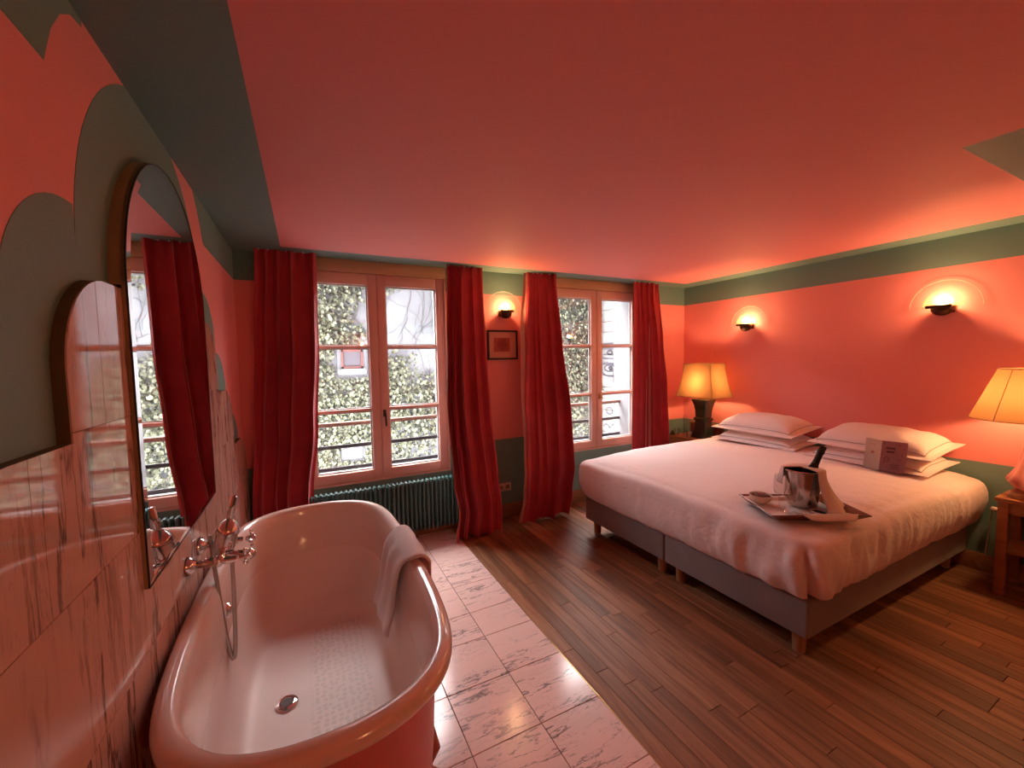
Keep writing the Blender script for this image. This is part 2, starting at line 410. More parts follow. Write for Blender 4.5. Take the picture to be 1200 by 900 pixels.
# white masonry reveals outside the sashes
tn = 1
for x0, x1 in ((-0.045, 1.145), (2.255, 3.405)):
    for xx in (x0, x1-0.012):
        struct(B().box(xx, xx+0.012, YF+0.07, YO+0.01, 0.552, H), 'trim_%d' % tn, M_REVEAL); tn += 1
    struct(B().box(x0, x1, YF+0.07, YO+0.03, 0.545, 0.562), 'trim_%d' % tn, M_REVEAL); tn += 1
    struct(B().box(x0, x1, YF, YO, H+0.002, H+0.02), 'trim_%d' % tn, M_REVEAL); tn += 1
# baseboards
bb = B()
for x0, x1 in ((XL, XR),): bb.box(x0, x1, YF-0.016, YF-0.0005, 0.0, 0.125, 0.004)
struct(bb, 'baseboard_far', M_BASEB, smooth=40)
struct(B().box(XR-0.016, XR-0.0005, YB, YF-0.02, 0.0, 0.125, 0.004), 'baseboard_right', M_BASEB, smooth=40)
# painted shapes on the left wall: thin coats of green paint
def arc(cy, cz, r, a0, a1, n=18): return [(cy + r*cos(lerp(a0, a1, k/n)), cz + r*sin(lerp(a0, a1, k/n))) for k in range(n+1)]
CY = 1.84
def cloud_half(lobes, main, zbot):
    """right half outline (dy, z) from the top centre down to zbot; main=(r, zc); lobes=[(dy, zc, r)] stepping outwards"""
    pts = [(dy, z) for dy, z in arc(0, main[1], main[0], pi/2, 0.0, 24)]
    for dy, zc, r in lobes:
        pts.append((pts[-1][0], zc+r)); pts += arc(dy, zc, r, pi/2, 0.0, 14)
    pts.append((pts[-1][0], zbot))
    return pts
def clip_top(pts, z): return [(y, min(zz, z)) for y, zz in pts]
gh = cloud_half([(0.63, 1.65, 0.25), (0.885, 1.36, 0.25), (1.25, 1.00, 0.24), (1.53, 0.72, 0.18)], (0.605, 1.80), 0.02)
gh = [(min(y, YF-CY-0.001), z) for y, z in clip_top(gh, H-0.001)]
outl = [(XL, CY+y, z) for y, z in gh] + [(XL, CY-y, z) for y, z in gh[::-1]]
struct(B().prism(outl, (0.0012, 0, 0)), 'painted_cloud', M_GREEN, wl)
# scalloped green patch at the top of the wall near the camera and the frieze by the corner
patch = [(XL, y, z) for y, z in ([(1.353, 2.345), (1.30, 2.335), (1.25, 2.30), (1.205, 2.24), (1.167, 2.155)] + [(1.10, 2.157), (YB+0.01, 2.152), (YB+0.01, 2.36), (1.353, 2.36)])]
struct(B().prism(patch, (0.0012, 0, 0)), 'painted_patch', M_GREEN, wl)
frz = [(XL, y, z) for y, z in ([(2.416, 2.360), (2.49, 2.29), (2.54, 2.23), (2.571, 2.165), (2.60, 2.152), (YF-0.001, 2.152), (YF-0.001, 2.360)])]
struct(B().prism(frz, (0.0012, 0, 0)), 'painted_frieze', M_GREEN, wl)

# ------------------------------------------------------------------ floor: planks and marble tiles
XE = 1.130
pw = 0.0742
x = XE + 0.004; row = 0
meshes = {}
while x < XR - 0.01:
    w = min(pw, XR - x)
    y = YF - 0.018 + random.uniform(0.0, 0.7)
    while y > YB + 0.02:
        L = random.uniform(0.55, 1.05); y1 = min(y, YF - 0.018); y0 = max(y - L, YB + 0.005)
        if y1 - y0 > 0.03:
            b = B().box(x+0.0008, x+w-0.0008, y0+0.001, y1-0.001, -0.014, random.uniform(-0.0012, 0.0), 0.0012, 1)
            p = b.done('plank', M_PLANK, floor, 0)
        y -= L
    x += pw; row += 1
struct(B().box(XL, XE+0.002, YB, YF, -0.014, -0.004), 'floor_grout', M_GROUT, floor)
yj = [YF-0.018, 3.215, 2.912, 2.595, 2.282, 2.046, 1.746, 1.427, 1.115, 0.80, 0.49, 0.18, -0.13]
xj = [XL+0.02, -0.105, 0.203, 0.515, 0.828, XE]
for i in range(len(xj)-1):
    for j in range(len(yj)-1):
        g = 0.0016
        B().box(xj[i]+g, xj[i+1]-g, yj[j+1]+g, yj[j]-g, -0.012, 0.0, 0.0012, 1).done('marble_tile', M_MARBLE_FLOOR, floor, 0)
struct(B().box(XE-0.001, XE+0.003, YB, YF-0.018, -0.014, 0.0008), 'edge_strip', M_BRASS, floor)

# ------------------------------------------------------------------ windows
def window(n, xc, handle_mat, handle_z):
    hw = 0.575
    fr = B()
    for x0, x1 in ((xc-hw-0.02, xc-hw), (xc+hw, xc+hw+0.02)): fr.box(x0, x1, YF-0.004, YF+0.07, 0.552, 2.262, 0.003)
    fr.box(xc-hw-0.02, xc+hw+0.02, YF-0.004, YF+0.07, 0.538, 0.556, 0.003)
    win = struct(fr, 'window_%d' % n, M_FRAMEP, smooth=40)
    B().box(xc-hw-0.02, xc+hw+0.02, YF-0.012, YF+0.08, 2.262, H-0.001, 0.003).done('lintel', M_LINTEL, win)
    zs = [(0.635, 1.131), (1.156, 1.655), (1.677, 2.170)]
    for sgn in (-1, 1):
        xi, xo = (xc + sgn*0.004, xc + sgn*(hw-0.002)); gi, go = (xc + sgn*0.072, xc + sgn*0.503)
        s = B(); y0, y1 = YF+0.002, YF+0.046
        s.box(min(xi, gi), max(xi, gi), y0, y1, 0.560, 2.258, 0.004); s.box(min(xo, go), max(xo, go), y0, y1, 0.560, 2.258, 0.004)
        s.box(min(gi, go), max(gi, go), y0, y1, 0.560, 0.635, 0.003); s.box(min(gi, go), max(gi, go), y0, y1, 2.170, 2.258, 0.003)
        sash = s.done('sash', M_FRAMEP, win)
        for zm in ((1.131, 1.156), (1.655, 1.677)):
            B().box(min(gi, go), max(gi, go), y0+0.006, y1-0.006, zm[0], zm[1], 0.004).done('muntin', M_FRAMEP, sash)
        for z0, z1 in zs:
            B().box(min(gi, go), max(gi, go), YF+0.024, YF+0.028, z0, z1).done('pane', M_PANE, sash, 0)
            gl = B(); a, c = min(gi, go), max(gi, go); e = 0.010; ya, yb = YF+0.034, YF+0.047
            for q in ((a, a+e, z0, z1), (c-e, c, z0, z1), (a+e, c-e, z0, z0+e), (a+e, c-e, z1-e, z1)): gl.box(q[0], q[1], ya, yb, q[2], q[3])
            gl.done('glazing_putty', M_WHITE_FR, sash, 0)
    B().box(xc-0.0035, xc+0.0035, YF+0.012, YF+0.050, 0.560, 2.258).done('meeting_strip', M_FRAMEP, win, 0)
    hx = xc + 0.030
    h = B().box(hx-0.012, hx+0.012, YF-0.012, YF+0.004, handle_z-0.01, handle_z+0.05, 0.004)
    if handle_mat is M_BLACK:
        h.tube([(hx, YF-0.010, handle_z+0.03), (hx, YF-0.035, handle_z+0.03), (hx+0.002, YF-0.040, handle_z+0.01), (hx+0.004, YF-0.040, handle_z-0.085)], 0.0075, 8)
    else:
        h.sphere((hx, YF-0.030, handle_z+0.02), 0.016, 12); h.tube([(hx, YF-0.005, handle_z+0.02), (hx, YF-0.025, handle_z+0.02)], 0.007, 8)
    h.done('handle', handle_mat, win)
    return win
window(1, 0.551, M_BLACK, 1.085)
window(2, 2.830, M_BRASS, 1.095)
# railings outside each window
M_RAILW = simple('pink_handrail', (0.22, 0.11, 0.08), 0.5); M_RAILM = simple('dark_iron', (0.03, 0.03, 0.04), 0.5)
for n, (x0, x1) in enumerate(((-0.033, 1.133), (2.267, 3.393))):
    t = thing('window_railing', ['wooden handrail over two dark bars outside the window above the radiator', 'wooden handrail over two dark bars outside the window nearer the bed'][n], 'railing', ((x0+x1)/2, YO-0.08, 0.6))
    y = YO-0.085
    B().box(x0, x1, y-0.024, y+0.024, 0.985, 1.022, 0.010, 3).done('handrail', M_RAILW, t)
    for z in (0.805, 0.612): B().box(x0, x1, y-0.008, y+0.008, z-0.016, z+0.016, 0.003).done('bar', M_RAILM, t)

# ------------------------------------------------------------------ outside: courtyard walls, ivy
YC = 7.0; XC = 5.62
M_STUCCO = simple('pale_stucco', (0.105, 0.110, 0.122), 0.9, var=0.25, bump=0.4, bscale=12, vscale=1.6)
struct(B().box(-12, XC+7, YF+0.002, YO+0.02, H+0.15, 13.0), 'wall_unseen_facade', M_STUCCO)  # unseen upper storeys, added to keep sky light off the ivy wall
cwb = B().box(-12, XC+0.3, YC, YC+0.3, -4, 3.75)
court = struct(cwb, 'wall_courtyard', M_STUCCO)
struct(B().box(-12, XC+7, YO, YC+0.3, -4.2, -4.0), 'courtyard_ground', M_STUCCO)
nb = struct(B().box(XC+0.012, XC+0.3, YO+0.9, YC, -4, 4.6), 'wall_neighbour', M_GROUT)
M_BLOCK = simple('whitewashed_block', (0.17, 0.17, 0.165), 0.85, var=0.10, bump=0.3, bscale=20, vscale=3)
zz = -1.4; k = 0
while zz < 4.4:
    hh = random.uniform(0.19, 0.25); yy = YO+0.9
    off = random.uniform(0.15, 0.5); first = True
    while yy < YC:
        L = off if first else random.uniform(0.42, 0.6); first = False
        B().box(XC-random.uniform(0.0, 0.01), XC+0.02, yy+0.004, min(yy+L, YC)-0.004, zz+0.005, zz+hh-0.005, 0.006, 1).done('stone_block', M_BLOCK, nb, 0)
        yy += L
    zz += hh
# graffiti: black painted strokes, flat on the block wall
gb = B(); GX = XC-0.014
def stroke(pts, r=0.016):
    for a, c in zip(pts, pts[1:]):
        a, c = Vector(a), Vector(c); d = (c-a).normalized(); nrm = Vector((-d.y, d.x)); a = a - d*r*0.5; c = c + d*r*0.5
        q = [a+nrm*r, c+nrm*r, c-nrm*r, a-nrm*r]
        gb.prism([(GX, p.x, p.y) for p in q], (-0.002, 0, 0))
def sarc(cy, cz, ry, rz, a0, a1, n=12): return [(cy+ry*cos(radians(lerp(a0, a1, k/n))), cz+rz*sin(radians(lerp(a0, a1, k/n)))) for k in range(n+1)]
gy, gz = 6.64, 1.52
stroke([(gy-0.24, gz-0.26), (gy-0.27, gz+0.20)] + sarc(gy, gz+0.20, 0.27, 0.10, 180, 0) + [(gy+0.26, gz-0.24)] + sarc(gy, gz-0.26, 0.26, 0.12, 0, -180)[1:])
for dz in (0.18, 0.06, -0.02, -0.12): stroke([(gy-0.2, gz+dz), (gy+0.2, gz+dz+0.01)])
stroke(sarc(gy+0.0, gz+0.11, 0.08, 0.04, 0, 360)); stroke(sarc(gy+0.0, gz-0.21, 0.17, 0.07, 0, 360)); stroke(sarc(gy-0.02, gz-0.21, 0.05, 0.03, 0, 360))
for q in ((-0.36, -0.36, 0.08), (-0.36, -0.46, 0.06)): stroke(sarc(gy+0.05+q[0]*0.6, gz+q[1], 0.06, q[2], 90, 400, 8), 0.012)
stroke([(gy-0.2, gz-0.62), (gy-0.17, gz-0.70), (gy-0.12, gz-0.63)], 0.012)
stroke(sarc(gy+0.02, gz-1.10, 0.10, 0.07, 0, 360), 0.012); stroke([(gy-0.2, gz-1.42), (gy-0.1, gz-1.36), (gy, gz-1.46), (gy+0.12, gz-1.38), (gy+0.2, gz-1.44)], 0.012)
gb.done('graffiti_lettering', simple('black_spray', (0.05, 0.05, 0.07), 0.8), nb, 0)
# small red-framed window in the ivy wall, pale surround, vent below
fx0, fx1, fz0, fz1 = 0.505, 0.825, 1.435, 1.735
w3 = struct(B().box(fx0-0.06, fx1+0.06, YC-0.03, YC+0.02, fz0-0.10, fz1+0.05), 'window_3', M_STUCCO)
f3 = B(); M_REDFR = simple('red_window_frame', (0.075, 0.02, 0.017), 0.5)
for q in ((fx0, fx0+0.03, fz0, fz1), (fx1-0.03, fx1, fz0, fz1), (fx0, fx1, fz0, fz0+0.03), (fx0, fx1, fz1-0.035, fz1)): f3.box(q[0], q[1], YC-0.07, YC-0.03, q[2], q[3])
f3.done('frame', M_REDFR, w3, 0)
B().box(fx0+0.03, fx1-0.03, YC-0.045, YC-0.035, fz0+0.03, fz1-0.035).done('pane', simple('dim_pane', (0.05, 0.05, 0.06), 0.3), w3, 0)
B().box(fx0-0.02, fx1+0.02, YC-0.09, YC-0.03, fz0-0.035, fz0-0.005).done('sill', M_STUCCO, w3, 0)
tv = thing('wall_vent', 'small grey square vent low on the ivy wall outside', 'vent', (0.60, YC, -0.08))
B().box(0.45, 0.76, YC-0.03, YC-0.001, -0.02, 0.19).done('vent_frame', simple('vent_grey', (0.09, 0.09, 0.10), 0.6), tv, 0)
B().box(0.48, 0.60, YC-0.04, YC-0.03, 0.01, 0.16).done('louvre', simple('vent_dark', (0.05, 0.05, 0.06), 0.6), tv, 0)
B().box(0.62, 0.73, YC-0.04, YC-0.03, 0.01, 0.16).done('louvre', simple('vent_dark', (0.05, 0.05, 0.06), 0.6), tv, 0)
# ivy
def ivy_density(x, z):
    n = noise.noise(Vector((x*0.9, z*0.8, 3.1)))*0.55 + noise.noise(Vector((x*2.3, z*2.0, 7.7)))*0.35
    d = 0.62 + n
    d -= 0.50*exp(-((x-0.95)/0.42)**2 - ((z-2.25)/0.50)**2)       # bare patch seen in the left sash
    d -= 0.52*exp(-((x-1.75)/0.42)**2 - ((z-2.35)/0.80)**2)       # bare upper right
    d -= 0.30*exp(-((x-1.75)/0.30)**2 - ((z-1.2)/0.6)**2)
    d -= 0.9 if (fx0-0.10 < x < fx1+0.12 and fz0-0.16 < z < fz1+0.06) else 0
    d -= 0.9 if (0.42 < x < 0.79 and -0.05 < z < 0.22) else 0
    return d
random.seed(11)
verts, faces, mi = [], [], []
def leaf(p, s, nrm, up):
    r = nrm.cross(up).normalized(); u = r.cross(nrm).normalized(); b = len(verts); nn = nrm*s*0.22
    for a, c, e in ((0, -0.55, 0), (0.5, -0.1, 1), (0.28, 0.38, 0.6), (0, 0.6, 0), (-0.28, 0.38, 0.6), (-0.5, -0.1, 1)):
        verts.append(p + r*a*s + u*c*s + nn*e)
    faces.extend([(b, b+1, b+2, b+3), (b, b+3, b+4, b+5)])
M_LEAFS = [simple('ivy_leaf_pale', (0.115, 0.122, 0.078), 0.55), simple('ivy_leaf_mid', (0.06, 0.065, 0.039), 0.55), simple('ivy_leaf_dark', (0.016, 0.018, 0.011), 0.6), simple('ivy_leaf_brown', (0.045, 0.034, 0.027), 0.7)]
cnt = 0
while cnt < 46000:
    x = random.uniform(-1.6, XC-0.07); z = random.uniform(-1.2, 3.7)
    if z > 3.3 and random.random() < 0.4: continue
    if ivy_density(x, z) < random.uniform(0.15, 0.75): continue
    nrm = Vector((random.gauss(0, 0.5), -1.0, random.gauss(0.45, 0.45))).normalized()
    up = Vector((random.gauss(0, 0.5), 0, -1)).normalized()
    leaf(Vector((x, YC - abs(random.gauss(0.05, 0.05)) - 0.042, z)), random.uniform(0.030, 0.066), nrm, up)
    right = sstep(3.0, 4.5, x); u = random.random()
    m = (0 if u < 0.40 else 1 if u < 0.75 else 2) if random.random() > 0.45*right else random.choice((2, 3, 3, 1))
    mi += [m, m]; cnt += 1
me = bpy.data.meshes.new('ivy'); me.from_pydata([tuple(v) for v in verts], [], faces)
for m in M_LEAFS: me.materials.append(m)
me.polygons.foreach_set('material_index', mi); me.update()
ivy = bpy.data.objects.new('ivy', me); COL.objects.link(ivy); ivy['kind'] = 'stuff'
tag(ivy, 'pale green ivy climbing the grey courtyard wall outside the windows', 'ivy')
sb = B()
for k in range(150):
    x = random.choice((random.uniform(-1.0, 5.5), random.uniform(0.6, 2.2), random.uniform(3.4, 5.5))); z = random.uniform(-1.0, 2.2); pts = []
    ang = random.uniform(0.9, 2.2)
    for q in range(random.randint(7, 16)):
        pts.append((x, YC-0.012-0.01*random.random(), z)); ang += random.gauss(0, 0.28); ang = max(0.2, min(2.9, ang)); x += cos(ang)*0.12; z += sin(ang)*0.12
        if x > XC-0.05 or (fx0-0.06 < x < fx1+0.06 and fz0-0.1 < z < fz1+0.05): break
    if len(pts) > 2: sb.tube(pts, random.uniform(0.0015, 0.0035), 4, False)
so = sb.done('ivy_stems', simple('ivy_stem', (0.035, 0.03, 0.03), 0.8), ivy, 0); so['kind'] = 'stuff'

# ------------------------------------------------------------------ marble cloud backsplash (tiles cut along the cloud outline)
TP = 0.025
mh = cloud_half([(0.545, 1.54, 0.205), (0.95, 1.20, 0.20), (1.40, 0.80, 0.25)], (0.35, 1.39), 0.02)
mh = [(min(y, YF-CY-0.02), z) for y, z in mh]
bs = thing('marble_backsplash', 'veined pink marble backsplash with stepped cloud outline behind the bathtub', 'backsplash', (XL, CY, 0.02))
poly = [(CY+y, z) for y, z in mh] + [(CY-y, z) for y, z in mh[::-1]]
rows = [0.02, 0.16, 0.47, 0.78, 1.11, 1.42, 1.80, 2.3]
bpre = B()
bpre.prism([(XL+0.0013, y, z) for y, z in poly], (TP-0.0043, 0, 0)).done('tile_backing', simple('brown_tile_edge', (0.13, 0.085, 0.04), 0.5, 0.3), bs, 0)
def cut_poly(poly2, axis, val, keep_greater):
    out = []; n = len(poly2)
    for i in range(n):
        a, c = poly2[i], poly2[(i+1) % n]
        ia = (a[axis] > val) == keep_greater; ic = (c[axis] > val) == keep_greater
        if ia: out.append(a)
        if ia != ic:
            t = (val-a[axis])/(c[axis]-a[axis]); out.append((a[0]+(c[0]-a[0])*t, a[1]+(c[1]-a[1])*t))
    return out
def half_poly(h, sgn): return [(CY+sgn*0.0, 0.02)] + [(CY+sgn*y, z) for y, z in h[::1]]
for r in range(len(rows)-1):
    z0, z1 = rows[r]+0.0008, rows[r+1]-0.0008
    joints = [CY-1.8, CY-1.2, CY-0.6, CY, CY+0.6, CY+1.2, CY+1.8] if r % 2 else [CY-1.5, CY-0.9, CY-0.3, CY+0.3, CY+0.9, CY+1.5, CY+2.1]
    for ya, yb in zip(joints, joints[1:]):
        p = poly
        for ax, val, kg in ((1, z0, True), (1, z1, False), (0, ya+0.0008, True), (0, yb-0.0008, False)):
            p = cut_poly(p, ax, val, kg)
            if len(p) < 3: break
        if len(p) < 3: continue
        q = [p[0]]
        for pt in p[1:]:
            if abs(pt[0]-q[-1][0])+abs(pt[1]-q[-1][1]) > 1e-4: q.append(pt)
        if abs(q[0][0]-q[-1][0])+abs(q[0][1]-q[-1][1]) < 1e-4: q.pop()
        A = sum(q[i][0]*q[(i+1) % len(q)][1]-q[(i+1) % len(q)][0]*q[i][1] for i in range(len(q)))/2
        if len(q) < 3 or abs(A) < 0.0008: continue
        B().prism([(XL+TP-0.003, y, z) for y, z in q], (0.003, 0, 0)).done('marble_tile', M_MARBLE_WALL, bs, 0)

# ------------------------------------------------------------------ arched mirror on the backsplash
mr = thing('arched_mirror', 'tall round-topped mirror with brown edge hanging over the bathtub', 'mirror', (XL+TP, CY, 0.95))
MR, MZ0, MZC = 0.452, 0.952, 1.755
def arch(r, zb): return [(CY+r, zb)] + arc(CY, MZC, r, 0, pi, 48) + [(CY-r, zb)]
XM0, XM1 = XL+0.0015, XL+0.0395
edge = B().prism([(XL+TP+0.0005, y, z) for y, z in arch(MR, MZ0)], (XM1-0.006-XL-TP-0.0005, 0, 0)); edge.done('backing', M_GOLDWOOD, mr, 0)
# upper part of the edge reaches the wall where there is no marble behind it
up = B(); o1 = arch(MR, 1.76); up.prism([(XM0, y, z) for y, z in o1], (XM1-0.006-XM0-0.0005, 0, 0)); up.done('upper_backing', M_GOLDWOOD, mr, 0)
rim = B(); n1 = arch(MR, MZ0); n2 = arch(MR-0.004, MZ0+0.004)
rim.loft([[(XM1-0.006, y, z) for y, z in n1], [(XM1-0.002, y, z) for y, z in n1], [(XM1-0.002, y, z) for y, z in n2]], True, False, False); rim.done('rim', M_BLACK, mr, 0)
bv = B(); n3 = arch(MR-0.024, MZ0+0.024)
bv.loft([[(XM1-0.003, y, z) for y, z in n2], [(XM1, y, z) for y, z in n3]], True); bv.done('bevel', M_MIRROR, mr, 0)
gl = B(); vs = [gl.bm.verts.new((XM1, y, z)) for y, z in n3]; gl.bm.faces.new(vs); gl.done('mirror_glass', M_MIRROR, mr, 0)

# ------------------------------------------------------------------ bathtub
TX, TY = 0.004, 1.795
tub = thing('bathtub', 'white freestanding rolled-rim bathtub with pink outside standing on marble tiles', 'bathtub', (TX, TY, 0.0))
NT = 96
def tub_ring(a, bl, z, ex=2.25, flat=0.0):
    """rounded-end ring: half width a, half length bl"""
    out = []
    s = bl - a
    for k in range(NT):
        th = 2*pi*k/NT; c, sn = cos(th), sin(th)
        px = a*math.copysign(abs(c)**(2/ex), c); py = a*math.copysign(abs(sn)**(2/ex), sn)
        py += s*math.tanh(sn*3.2)/math.tanh(3.2)
        out.append((TX+px, TY+py, z))
    return out
AW, BL, ZR, RR = 0.404, 0.868, 0.690, 0.030
outer = [(AW-0.17, BL-0.30, 0.085), (AW-0.11, BL-0.22, 0.09), (AW-0.075, BL-0.165, 0.13), (AW-0.062, BL-0.12, 0.22), (AW-0.058, BL-0.085, 0.38), (AW-0.055, BL-0.062, 0.55), (AW-0.055, BL-0.056, 0.655)]
roll_ = [(AW-RR + RR*cos(radians(d)), BL-RR + RR*cos(radians(d)), ZR + RR*sin(radians(d))) for d in range(-150, 171, 20)]
inner = [(AW-0.068, BL-0.068, 0.665), (AW-0.074, BL-0.076, 0.62), (AW-0.080, BL-0.105, 0.52), (AW-0.088, BL-0.165, 0.40), (AW-0.100, BL-0.255, 0.30), (AW-0.120, BL-0.335, 0.25), (AW-0.150, BL-0.40, 0.222), (AW-0.20, BL-0.47, 0.212), (0.10, 0.25, 0.207), (0.03, 0.08, 0.205)]
def smooth_prof(P, n=4):
    out = []
    for i in range(len(P)-1):
        p0, p1, p2, p3 = P[max(i-1, 0)], P[i], P[i+1], P[min(i+2, len(P)-1)]
        for k in range(n):
            t = k/n; out.append(tuple(0.5*(2*b + (c-a)*t + (2*a-5*b+4*c-d)*t*t + (3*b-a-3*c+d)*t**3) for a, b, c, d in zip(p0, p1, p2, p3)))
    return out + [P[-1]]
inner = smooth_prof(inner)
tb = B()
tb.loft([tub_ring(*p) for p in outer], True, True, False, mat=1)
tb.loft([tub_ring(*outer[-1])] + [tub_ring(*p) for p in roll_] + [tub_ring(*p) for p in inner], True, False, True, mat=0)
bmesh.ops.remove_doubles(tb.bm, verts=tb.bm.verts, dist=0.0005)
tb.done('tub_shell', [M_ENAMEL, M_TUBOUT], tub, 60)
for fx, fy in ((0.288, -0.37), (-0.288, -0.37), (0.288, 0.42), (-0.288, 0.42)):
    f = B(); sx = 1 if fx > 0 else -1; cx, cy = TX+fx, TY+fy; dx, dy = sx*0.045, (-0.02 if fy < 0 else 0.02)
    f.tube([(cx+dx*0.5, cy-dy, 0.195), (cx+dx*1.0, cy, 0.175), (cx+dx*1.2, cy+dy, 0.135), (cx+dx*0.7, cy+dy, 0.085), (cx+dx*0.75, cy+dy, 0.045), (cx+dx*1.1, cy+dy*1.4, 0.022)], [0.026, 0.036, 0.036, 0.026, 0.030, 0.022], 12)
    for a in (-1, 0, 1): f.tube([(cx+dx*0.8, cy+dy+a*0.016, 0.030), (cx+dx*1.5, cy+dy*1.3+a*0.024, 0.022), (cx+dx*1.9, cy+dy*1.4+a*0.027, 0.010)], [0.015, 0.014, 0.008], 8)
    f.done('claw_foot', simple('red_brown_iron', (0.36, 0.09, 0.06), 0.35), tub)
dr = B().lathe((-0.125, 1.775, 0.2085), [(0.001, 0.006), (0.022, 0.006), (0.024, 0.010), (0.034, 0.010), (0.040, 0.006), (0.041, -0.003)], 28); dr.done('drain', M_CHROME, tub)
B().lathe((-0.125, 1.775, 0.2155), [(0.0005, 0.0), (0.021, 0.0), (0.0215, -0.002)], 20).done('drain_plug', simple('dark_red_hole', (0.06, 0.015, 0.012), 0.4), tub)
ov = B().lathe((-0.325, 1.93, 0.565), [(0.0005, 0.022), (0.012, 0.021), (0.022, 0.016), (0.030, 0.006), (0.031, -0.004)], 24, 'x'); ov.done('overflow_cover', M_CHROME, tub)

# towel over the rim
tw = B(); path = []
path += [(0.268, 0.36), (0.290, 0.44), (0.303, 0.52), (0.310, 0.60), (0.320, 0.665)]
path += [(TX+AW-RR + (RR+0.012)*cos(radians(d)), ZR + (RR+0.012)*sin(radians(d))) for d in range(160, -1, -20)]
path += [(TX+AW+0.013, 0.64), (TX+AW+0.014, 0.56), (TX+AW+0.015, 0.46), (TX+AW+0.014, 0.40)]
def tow(u, v, off):
    i = v*(len(path)-1); a = int(min(i, len(path)-2)); f = i-a
    px, pz = lerp(path[a][0], path[a+1][0], f), lerp(path[a][1], path[a+1][1], f)
    y = 1.66 + 0.33*u + 0.012*sin(9*v+2*u) + (0.10*(1-v/0.4)*(1-0.3*u) if v < 0.4 else 0)
    w = 0.004*sin(u*14 + 3*v)*(1.0 if (v < 0.3 or v > 0.7) else 0.3)
    q = path[min(a+1, len(path)-1)]; p = path[a]; tx, tz = q[0]-p[0], q[1]-p[1]; L = sqrt(tx*tx+tz*tz)
    return (px - tz/L*(off+w)*-1*-1, y, pz + tx/L*(off+w))
tw.grid(26, 40, lambda u, v: tow(u, v, 0.016)); tw.grid(26, 40, lambda u, v: tow(u, v, 0.003))
bd1 = [[tow(u, v, o) for o in (0.003, 0.0095, 0.016)] for v in (0,) for u in ()]
for fu in (0.0, 1.0):
    tw.loft([[tow(fu, v/39, 0.003) for v in range(40)], [tow(fu + (0.018 if fu else -0.018), v/39, 0.0095) for v in range(40)], [tow(fu, v/39, 0.016) for v in range(40)]], False)
for fv in (0.0, 1.0):
    tw.loft([[tow(u/25, fv, 0.003) for u in range(26)], [tow(u/25, fv, 0.016) for u in range(26)]], False)
bmesh.ops.remove_doubles(tw.bm, verts=tw.bm.verts, dist=0.0003)
tag(tw.done('bath_towel', M_TOWEL, None, 60), 'pale folded bath towel hanging over the bathtub rim', 'towel')

# faucet with hand shower
fa = thing('bath_faucet', 'chrome wall-mounted bath mixer with cross handles and hand shower', 'faucet', (XL+TP, 1.87, 0.83))
X0 = XL+TP+0.0005
FZ = 0.832
for y in (1.785, 1.965):
    B().lathe((X0, y, FZ), [(0.034, 0.0), (0.034, 0.006), (0.029, 0.016), (0.020, 0.026), (0.013, 0.030), (0.013, 0.060)], 24, 'x').done('wall_flange', M_CHROME, fa)
    B().tube([(X0+0.050, y, FZ), (X0+0.075, y, FZ), (X0+0.100, y, FZ-0.002), (X0+0.150, y, FZ-0.004)], [0.016, 0.018, 0.016, 0.012], 14).sphere((X0+0.095, y, FZ), 0.022, 14).done('valve', M_CHROME, fa)
    hd = B(); hx = X0+0.158; hz = FZ-0.004
    hd.lathe((hx, y, hz), [(0.0005, 0.036), (0.010, 0.034), (0.013, 0.026), (0.012, 0.010), (0.010, 0.0)], 16, 'x')
    for a in range(4):
        th = a*pi/2 + (0.35 if y < 1.9 else 0.1); d = Vector((0, cos(th), sin(th)))
        p0 = Vector((hx+0.020, y, hz)); hd.tube([p0, p0+d*0.026], [0.0055, 0.0045], 8); hd.sphere(p0+d*0.031, 0.008, 10)
    hd.done('cross_handle', M_CHROME, fa)
B().tube([(X0+0.095, 1.785, FZ), (X0+0.098, 1.87, FZ+0.006), (X0+0.095, 1.965, FZ)], [0.016, 0.020, 0.016], 14).done('mixer_body', M_CHROME, fa)
sp_ = B().tube([(X0+0.10, 1.86, FZ-0.006), (X0+0.14, 1.845, FZ-0.012), (X0+0.175, 1.835, FZ-0.014), (X0+0.195, 1.83, FZ-0.030)], [0.016, 0.015, 0.015, 0.016], 14)
sp_.sphere((X0+0.186, 1.833, FZ-0.016), 0.021, 14); sp_.done('spout', M_CHROME, fa)
cr = B().tube([(X0+0.100, 1.87, FZ), (X0+0.105, 1.87, FZ+0.045), (X0+0.108, 1.87, FZ+0.075)], [0.012, 0.010, 0.014], 12)
for s in (-1, 1): cr.tube([(X0+0.108, 1.87, FZ+0.072), (X0+0.112, 1.87+s*0.020, FZ+0.078), (X0+0.118, 1.87+s*0.026, FZ+0.094)], 0.006, 8)
cr.done('cradle', M_CHROME, fa)
hs = B()
ax = Vector((0.20, 0.10, 0.97)).normalized(); side = ax.cross(Vector((0, 1, 0))).normalized(); s2 = ax.cross(side)
hp = Vector((X0+0.100, 1.86, FZ+0.010))
prof = [(0.016, 0.0), (0.034, 0.004), (0.036, 0.020), (0.036, 0.058), (0.041, 0.062), (0.041, 0.070), (0.036, 0.085), (0.024, 0.104), (0.012, 0.114), (0.011, 0.124), (0.015, 0.130), (0.013, 0.170), (0.013, 0.200), (0.001, 0.204)]
hs.loft([[hp + ax*h + (side*cos(2*pi*k/24)+s2*sin(2*pi*k/24))*r for k in range(24)] for r, h in prof], True, True, True)
hs.done('hand_shower', M_CHROME, fa)
hz_ = []
